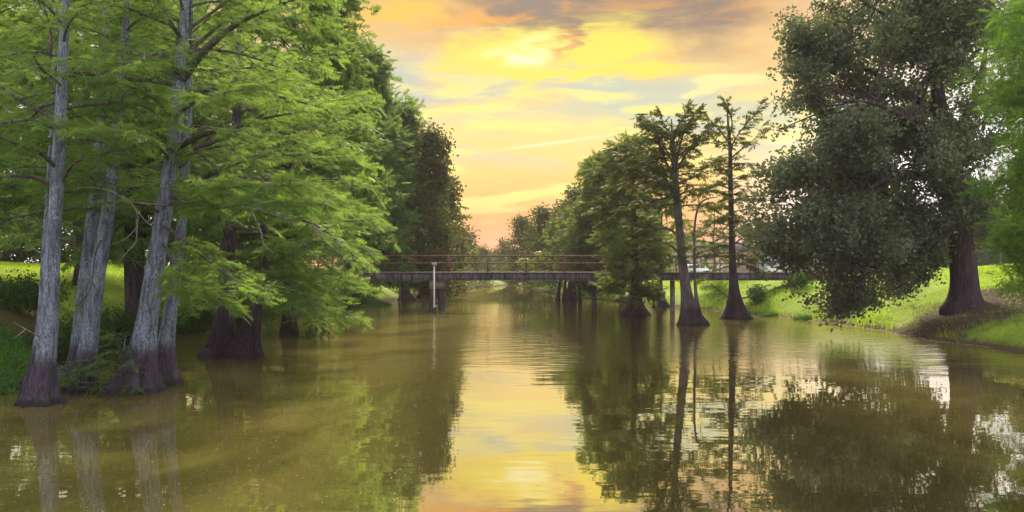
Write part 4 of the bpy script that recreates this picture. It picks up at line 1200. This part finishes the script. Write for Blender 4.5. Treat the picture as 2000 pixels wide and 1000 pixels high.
# tree reaching in from the side, near
rows = [(2150, 690, .32), (2150, 600, .28), (2146, 480, .25), (2140, 340, .22), (2136, 180, .18), (2130, 0, .12), (2128, -160, .05)]
d = 29.0
p = W(2150, 690, d); gz = float(ground_z(p[0], d))
t = Tree('bald_cypress', 'bright green cypress reaching in from beyond the frame beside the oak', (p[0], d, gz - .1), None, 95, leaf='cypress_green')
t.trunk([[p[0], d, gz - .5, .34]] + TR(d, rows)[1:], 18, .3, .6, 5, 50, True)
t.spr_len = .30
rs_ = np.random.default_rng(4)
for k_ in range(34):
    py = -70 + 640 * (k_ + rs_.random()) / 34
    xe = np.interp(py, [-60, 60, 110, 200, 240, 300, 370, 430, 500, 560], [1965, 1960, 1905, 1935, 1975, 1960, 1920, 1945, 1955, 1990]) + rs_.uniform(0, 70)
    dz_ = rs_.uniform(-2.6, 2.6)
    pts_ = LP(d, [(2142, py - 10), (2085, py - 14, dz_ * .4), (2085 - (2085 - xe) * .5, py - 12, dz_ * .8), (xe, py + 8, dz_)])
    t.limb(pts_, .05, .35, .6, .6, droop=-.2)
    cc = curve(pts_, 12)
    for q_ in range(4, 12):
        r_c = rs_.uniform(.22, .46)
        o_ = cc[q_] + rs_.normal(size=3) * [.25, .35, .18]
        for _ in range(int(48 * r_c / .3)):
            w_ = rs_.normal(size=3) * [r_c * .6, r_c * .6, r_c * .42]
            t.P.append(o_ + w_); t.D.append(w_ * 2 + rs_.normal(size=3) * .25); t.S.append(.36 * rs_.uniform(.5, 1.3))
t.finish()

# trees and houses past the lawn
GL = 'trees beyond the lawn and street'
for i, (px, d, top, hw, lab, lf) in enumerate([
    (1925, 80, 375, 3.4, 'dark leafy tree behind the chain-link fence beyond the oak', 'broad_far'), (2010, 88, 330, 4.2, 'dark tree at the edge of the picture behind the fence', 'broad_far'),
    (1585, 190, 440, 4.5, 'far street tree glimpsed through the oak', 'broad_far'), (1690, 175, 420, 5.0, 'round street tree behind the oak boughs', 'broad_far'), (1800, 165, 400, 5.0, 'street tree behind the oak trunk', 'broad_far'),
    (1345, 185, 455, 4.5, 'far street tree above the tan building', 'cypress_far'), (1265, 150, 400, 4.5, 'tree behind the hanging cypress, beyond the bridge', 'cypress_far')]):
    std_broad(lab, px, d, top, hw, 120 + i, GL, 22, leaf=lf, npp=20, size=1.15, r=.25)

# bank trees out beyond the lawn on the near side
for i, (px, d, top, hw, lab) in enumerate([(-20, 75, 330, 5.0, 'dark tree at the back of the lawn, beside the picture edge'), (130, 85, 300, 5.5, 'dark tree at the back of the lawn behind the slim cypresses'),
                                           (260, 80, 280, 5.0, 'tree at the back of the lawn behind the stoutest cypress'), (420, 78, 250, 5.0, 'tree deep in the wood behind the buttressed pair'),
                                           (560, 90, 230, 5.0, 'tree deep in the wood behind the channel-side row')]):
    std_broad(lab, px, d, top, hw, 140 + i, 'trees at the back of the lawn', 24, leaf='broad_far', npp=12, size=1.3, r=.3, low=.02)

# shrubs
GS = 'shrubs on the banks'


def shrub(label, px, d, w, h, seed, leaf='shrub', size=1.0, npp=260, dx=0.0):
    x = (px - 1000) / F * d
    z0 = float(ground_z(x, d))
    t = Tree('shrub', label, (x, d, z0 - .05), GS, seed, leaf=leaf, bark='bark_dark', limbs_apart=False, cat='shrub')
    t.trunk([[x, d, z0 - .2, .05], [x, d, z0 + h * .3, .04], [x + .05, d, z0 + h * .6, .025], [x + .05, d, z0 + h * .8, .01]], 7, n=10)
    c2 = []
    for k in range(9):
        a = k * 2.4; rr = w * t.rng.uniform(.25, .4)
        c2.append(((x + math.cos(a) * w * .5 * t.rng.random(), d + math.sin(a) * w * .5 * t.rng.random(), z0 + h * t.rng.uniform(.25, .72)), (rr, rr, min(rr, h * .3))))
    clump_tree(t, c2, T_SHRUB, size, npp)


shrub('round dark shrub alone on the bright lawn by the sparse slender cypress', 1477, 66.0, 1.15, 1.45, 201, size=1.3)
shrub('dark shrub between the foremost trunk and the slim leaning one', 132, 31.5, 2.2, 2.4, 202)
shrub('dark shrub filling the gap between the slim leaning trunk and the stoutest', 232, 36.5, 3.0, 2.3, 203, leaf='shrub')
shrub('dark shrub on the brown slope at the edge of the picture', 40, 34.5, 2.2, 1.5, 204)
shrub('low shrub behind the dark buttressed pair', 385, 47.0, 3.4, 2.2, 205)
shrub('low shrub under the bright boughs, beyond the dark leaning trunk', 560, 60.0, 3.6, 2.4, 206, leaf='cypress_deep')
shrub('small shrub by the bridge end near the channel-side row', 690, 73.0, 2.6, 2.4, 207)
shrub('small shrub at the foot of the red-brown abutment', 1560, 66.0, 1.3, 1.3, 208)
shrub('leafy shrub on the lawn edge behind the river group', 1400, 74.5, 2.2, 1.5, 209, leaf='grassblade', npp=260)

# slender grey sapling post in the shallows under the bridge
p = W(781, 596, 78.5); p[2] = 0
t = Tree('bare_sapling', 'slim grey bare stem standing in the shallows by the grassy islet', p, None, 210, cat='sapling', lod='mid', bark='limb', limbs_apart=False)
t.trunk([[p[0], p[1], -.5, .11], [p[0], p[1], 1.0, .09], [p[0] + .05, p[1], 2.4, .06], [p[0] + .1, p[1], 3.6, .02]], 9, .03, n=16)
t.auto(7, 1.6, 3.4, lambda f: 1.0, lambda f: .4, dens=.7, sub=.5)
t.finish()

# ------------------------------------------------------------------ across the lawn: fence, houses, cars
fx0, fx1, fy = 30.0, 47.0, 66.0
fence = thing('chain_link_fence', 'dull steel chain-link fence on the crest of the lawn behind the oak', 'fence', (fx0, fy, float(ground_z(fx0, fy))))
fo = tuple(fence.location)
n_ = 9
for i in range(n_):
    x = fx0 + (fx1 - fx0) * i / (n_ - 1); z = float(ground_z(x, fy))
    part('post', M['fencewire'], fence, lambda b: b.tube([(x, fy, z - .2), (x, fy, z + .6), (x, fy, z + 1.35)], [.035] * 3, 8), fo)
zr = lambda x: float(ground_z(x, fy))
part('top_rail', M['fencewire'], fence, lambda b: b.tube([(x, fy, zr(x) + 1.3) for x in np.linspace(fx0, fx1, 12)], [.022] * 12, 6), fo)


def mesh_wires(b):
    for x in np.arange(fx0, fx1, .12):
        z = zr(x)
        for s_ in (-1, 1):
            xe = min(fx1, max(fx0, x + s_ * 1.2))
            b.tube([(x, fy + .01 * s_, z + .05), ((x + xe) / 2, fy + .01 * s_, z + .65), (xe, fy + .01 * s_, zr(xe) + 1.27)], [.005] * 3, 3, cap=False)


part('wire_mesh', M['fencewire'], fence, mesh_wires, fo)['kind'] = 'stuff'


def building(label, x0, x1, y, z0, h, depth, wall, roof_h, wins, name='building', door=None, group='buildings along the street'):
    o_ = thing(name, label, 'building', ((x0 + x1) / 2, y, z0), group)
    c_ = ((x0 + x1) / 2, y, z0)
    part('wall', M[wall], o_, lambda b: b.box(((x0 + x1) / 2, y + depth / 2, z0 + h / 2 - .2), (x1 - x0, depth, h + .4)), c_)

    def rf(b):
        e = .5
        xa, xb, ya, yb, zz = x0 - e, x1 + e, y - e, y + depth + e, z0 + h + .003
        ym = (ya + yb) / 2
        b.add([[xa, ya, zz], [xb, ya, zz], [xb, yb, zz], [xa, yb, zz], [xa, ya, zz + .2], [xb, ya, zz + .2], [xb, yb, zz + .2], [xa, yb, zz + .2], [xa + (0), ym, zz + .2 + roof_h], [xb, ym, zz + .2 + roof_h]],
              f4=[[0, 3, 2, 1], [0, 1, 5, 4], [2, 3, 7, 6], [4, 5, 9, 8], [7, 8, 9, 6]], f3=[[3, 0, 4], [3, 4, 7], [1, 2, 6], [1, 6, 5], [4, 8, 7], [5, 6, 9]])
    part('roof', M['roof'], o_, rf, c_)
    for (wx_, wz_, ww, wh) in wins:
        f_ = part('window', M['whitepaint'], o_, lambda b: [b.box((wx_, y - .03, wz_ + z0 + s_ * (wh / 2 + .05)), (ww + .2, .1, .1)) for s_ in (-1, 1)] + [b.box((wx_ + s_ * (ww / 2 + .05), y - .03, wz_ + z0), (.1, .1, wh)) for s_ in (-1, 0, 1)], c_)
        b = MB(); b.box((wx_, y - .012, wz_ + z0), (ww, .02, wh)); b.build('pane', M['glass'], f_, c_)
    if door:
        dx_, dw, dh = door
        part('door', M['whitepaint'], o_, lambda b: b.box((dx_, y - .03, z0 + dh / 2), (dw, .08, dh)), c_)
    return o_


GZ = 2.05
building('long low tan building behind the parked cars and bridge rail', 26, 43.5, 160, GZ, 4.3, 14, 'tan', 1.6, [(30, 2.2, 1.4, 1.3), (34.5, 2.2, 1.4, 1.3), (40.5, 2.2, 1.4, 1.3)], door=(37.5, 1.1, 2.2))
building('small pale blue house with white door frame between the tan and pinkish buildings', 44.5, 50.5, 158, GZ, 3.6, 9, 'blue', 1.5, [(46.2, 2.0, 1.1, 1.2)], door=(49, 1.1, 2.1), name='house')
building('pinkish building seen through the lower oak boughs', 52, 66, 164, GZ, 4.2, 12, 'pink', 1.7, [(55, 2.2, 1.3, 1.3), (60, 2.2, 1.3, 1.3)], door=(57.6, 1.1, 2.2))
bz = float(ground_z(46, 86))
building('dark brown house behind the fence next to the oak trunk', 41, 56, 88, bz, 3.3, 9, 'brownwall', 1.8, [(43.5, 1.9, 1.2, 1.2), (48.5, 1.9, 1.5, 1.2)], door=(46.2, 1.0, 2.1), name='house')


def car(label, x, y, z, rz, kind):
    o_ = thing('parked_car', label, 'car', (x, y, z), 'cars parked along the street')
    o_.rotation_euler = (0, 0, rz)
    L, Wd = 4.7, 1.85
    if kind == 'suv':
        prof = [(-2.3, .45), (-2.35, .95), (-2.28, 1.15), (-2.05, 1.72), (-1.7, 1.80), (.35, 1.80), (.65, 1.74), (1.25, 1.12), (2.15, .98), (2.33, .8), (2.35, .42)]
        gl = [[(-1.98, 1.18), (-1.83, 1.62), (-1.05, 1.66), (-1.05, 1.18)], [(-.98, 1.18), (-.98, 1.66), (-.05, 1.66), (-.05, 1.18)], [(.02, 1.18), (.02, 1.66), (.55, 1.62), (.98, 1.18)]]
    else:
        prof = [(-2.3, .4), (-2.33, .85), (-2.2, .98), (-1.5, 1.05), (-.95, 1.42), (-.5, 1.47), (.3, 1.46), (.6, 1.40), (1.25, .98), (2.1, .88), (2.32, .7), (2.34, .4)]
        gl = [[(-1.28, 1.08), (-.9, 1.36), (-.35, 1.39), (-.35, 1.08)], [(-.28, 1.08), (-.28, 1.39), (.32, 1.39), (.32, 1.08)], [(.39, 1.08), (.39, 1.37), (.56, 1.34), (.98, 1.08)]]
    n = len(prof)
    v = []
    for s_ in (-1, 1):
        for (a, c) in prof:
            tuck = .16 * max(0, (c - 1.0)) / .7
            v.append((a, s_ * (Wd / 2 - tuck), c))
    f4 = [[i, i + 1, n + i + 1, n + i] for i in range(n - 1)] + [[n - 1, 0, n, 2 * n - 1]]
    f3 = []
    for i in range(1, n - 1):
        f3 += [[0, i + 1, i], [n, n + i, n + i + 1]]
    b = MB(); b.add(v, f3=f3, f4=f4); b.build('body', M['carpaint'], o_)
    for s_ in (-1, 1):
        for q in gl:
            b = MB()
            vv = []
            for off in (-.02, .012):
                for (a, c) in q:
                    vv.append((a, s_ * (Wd / 2 - .16 * max(0, (c - 1.0)) / .7 + off), c))
            b.add(vv, f4=[[0, 1, 2, 3], [4, 7, 6, 5], [0, 4, 5, 1], [1, 5, 6, 2], [2, 6, 7, 3], [3, 7, 4, 0]]); b.build('side_window', M['glass'], o_)
        for wx_ in (-1.4, 1.42):
            b = MB(); b.tube([(wx_, s_ * .72, .34), (wx_, s_ * .84, .34), (wx_, s_ * .945, .34)], [.34, .34, .33], 18)
            wl = b.build('wheel', M['tyre'], o_)
            b = MB(); b.tube([(wx_, s_ * .93, .34), (wx_, s_ * .95, .34), (wx_, s_ * .96, .34)], [.2, .2, .19], 12); b.build('rim', M['galv'], wl)
        b = MB(); b.box((2.29, s_ * .68, .74), (.1, .34, .14)); b.build('headlight', M['galv'], o_)
        b = MB(); b.box((-2.3, s_ * .74, .92), (.08, .22, .22)); b.build('tail_light', M['rust'], o_)


car('white SUV with dark side windows parked beyond the bridge by the tan building', 31.6, 150, float(ground_z(31.6, 150)), 0.0, 'suv')
car('low white car parked before the pinkish building, half hidden by the oak', 46.0, 155.5, float(ground_z(46, 155.5)), 0.15, 'sedan')

# ------------------------------------------------------------------ grass, ground cover, litter, floating bits
def blades(P, h, w, rng, lean=.35):
    n = len(P)
    a = rng.random(n) * 6.283
    dx = np.stack([np.cos(a), np.sin(a), np.zeros(n)], 1) * (w / 2)[:, None]
    b = rng.random(n) * 6.283
    tip = np.stack([np.cos(b) * h * lean * rng.random(n), np.sin(b) * h * lean * rng.random(n), h], 1)
    return np.stack([P - dx, P + dx, P + tip], 1).reshape(-1, 3)


def scatter(rng, n, x0, x1, y0, y1, keep):
    x, y = rng.uniform(x0, x1, n), rng.uniform(y0, y1, n)
    k = keep(x, y)
    x, y = x[k], y[k]
    return np.stack([x, y, ground_z(x, y) - .02], 1)


def soup(name, v, mat, kind='stuff'):
    b = MB(); b.add(v, f3=np.arange(len(v)).reshape(-1, 3))
    return tag(b.build(name, M[mat]), kind=kind)


r_ = np.random.default_rng(8)
oakd = lambda x, y: np.hypot((x - 23.0) * .17, (y - 44.0) * .23)
wornd = lambda x, y: np.hypot((x + 19.0) * .30, (y - 33) * .20)
P = scatter(r_, 140000, 15, 42, 34, 100, lambda x, y: (x > shore(y)[1] + .15) & (oakd(x, y) + .75 * r_.random(len(x)) > 1.0 + .35 * np.sin(x * 2.1) * np.sin(y * 1.7)))
h = r_.uniform(.05, .16, len(P)) * (1 + .6 * np.sin(P[:, 0] * .7) * np.sin(P[:, 1] * .5))
v1 = blades(P, h, r_.uniform(.03, .06, len(P)), r_, .8)
P = scatter(r_, 60000, 5, 24, 40, 105, lambda x, y: (x > shore(y)[1] - .05) & (x < shore(y)[1] + 1.2 * (.6 + .5 * np.sin(y * .9))) & (oakd(x, y) > .9))
v2 = blades(P, r_.uniform(.15, .5, len(P)), r_.uniform(.025, .05, len(P)), r_, .6)
P = scatter(r_, 120000, -45, -12, 22, 90, lambda x, y: (x < shore(y)[0] - .1) & (wornd(x, y) > .8 + .3 * np.sin(x * 2.1) * np.sin(y * 1.7)))
v3 = blades(P, r_.uniform(.06, .22, len(P)), r_.uniform(.03, .06, len(P)), r_, .8)
soup('grass', np.concatenate([v1, v2, v3]), 'grassblade')
# islet of grass and a spit
for (px, d, rx, ry, n, lab) in [(1508, 62.2, .9, .6, 1500, 'tuft of tall green grass at the waterline below the lone round shrub'), (1420, 70.5, .8, .5, 1200, 'tuft of tall grass at the waterline behind the sparse slender cypress'), (1575, 58.2, .9, .5, 1300, 'tuft of tall grass at the waterline under the drooping oak boughs'), (726, 79, 1.75, 2.6, 9000, 'low green grassy islet in the shallows before the bridge end'), (872, 88.5, 1.1, 1.6, 3500, 'thin strip of green water grass beside the white pole')]:
    x = (px - 1000) / F * d
    a, q = r_.random(n) * 6.283, np.sqrt(r_.random(n))
    P = np.stack([x + np.cos(a) * q * rx, d + np.sin(a) * q * ry, np.full(n, -.05 if px < 1000 else .02)], 1)
    hh = (.75 - .6 * q) * r_.uniform(.5, 1.1, n) * (1 if rx > 1.5 else .5)
    b = MB(); vv = blades(P, hh + .05, r_.uniform(.03, .06, n), r_, .6); b.add(vv, f3=np.arange(len(vv)).reshape(-1, 3))
    tag(b.build('grass_clump', M['groundcover'], None, (x, d, 0)), lab, 'grass clump', 'grass clumps in the water')
# leafy ground cover on the near bank
P = scatter(r_, 9500, -22, -12.5, 21, 31, lambda x, y: (x < shore(y)[0] + .25) & (wornd(x, y) > .75))
v = place(T_SHRUB, P + [0, 0, .08], r_.normal(size=P.shape), r_.uniform(.6, 1.1, len(P)), r_, .8)
soup('ground_cover', v, 'groundcover')
# fallen leaves under the oak
P = scatter(r_, 21000, 15, 32, 36, 53, lambda x, y: (x > shore(y)[1] - .1) & (oakd(x, y) < 1.0 + .25 * np.sin(x * 2.3)))
v = place([leaf_tmpl(RT, 3, .09, .16) * np.array([1, 1, .25]) for _ in range(4)], P + [0, 0, .04], r_.normal(size=P.shape) * [1, 1, .1], r_.uniform(.7, 1.2, len(P)), r_, .15)
soup('leaf_litter', v, 'leaflitter')
# pale flecks drifting on the near water
n = 2200
y = 7 + 24 * r_.random(n) ** 1.2
x = np.where(r_.random(n) < .94, r_.uniform(-.62, -.10, n) * y, r_.uniform(-.10, .5, n) * y)
k = (x > shore(y)[0] + .3)
P = np.stack([x[k], y[k], np.full(k.sum(), .006)], 1)
tm = [leaf_tmpl(RT, 1, .042, .0) * np.array([1, 1, .05]) for _ in range(5)]
v = place(tm, P, r_.normal(size=P.shape) * [1, 1, 0], r_.uniform(.4, 1.1, len(P)), r_, .02)
soup('floating_flecks', v, 'fleck')
n = 4200
y = r_.uniform(38, 82, n)
x = shore(y)[1] - .05 - np.abs(r_.normal(size=n)) * .16 * (.4 + np.sin(y * .8) ** 2)
P = np.stack([x, y, np.full(n, .008)], 1)
soup('shoreline_foam', place(tm, P, r_.normal(size=P.shape) * [1, 1, 0], r_.uniform(.8, 2.0, n), r_, .02), 'fleck')
# ------------------------------------------------------------------ evening haze over the river, added partly to lift the shadows
hm = bpy.data.materials.new('evening_haze'); hm.use_nodes = True
g = NT(hm.node_tree)
out = g.n('ShaderNodeOutputMaterial')
pv = g.n('ShaderNodeVolumePrincipled')
pv.inputs['Color'].default_value = (1.0, 0.95, 0.90, 1)
pv.inputs['Density'].default_value = HAZE
pv.inputs['Anisotropy'].default_value = 0.0
g.t.links.new(pv.outputs[0], out.inputs['Volume'])
b = MB(); b.box((0, 415, 13.2), (1440, 1010, 31.6))
hz = b.build('haze', hm); hz['kind'] = 'stuff'
print('TRIS', sum(sum(len(p.vertices) - 2 for p in me.polygons) for me in bpy.data.meshes if len(me.polygons) < 3000) + sum(len(me.polygons) for me in bpy.data.meshes if len(me.polygons) >= 3000), 'OBJS', len(bpy.data.objects))
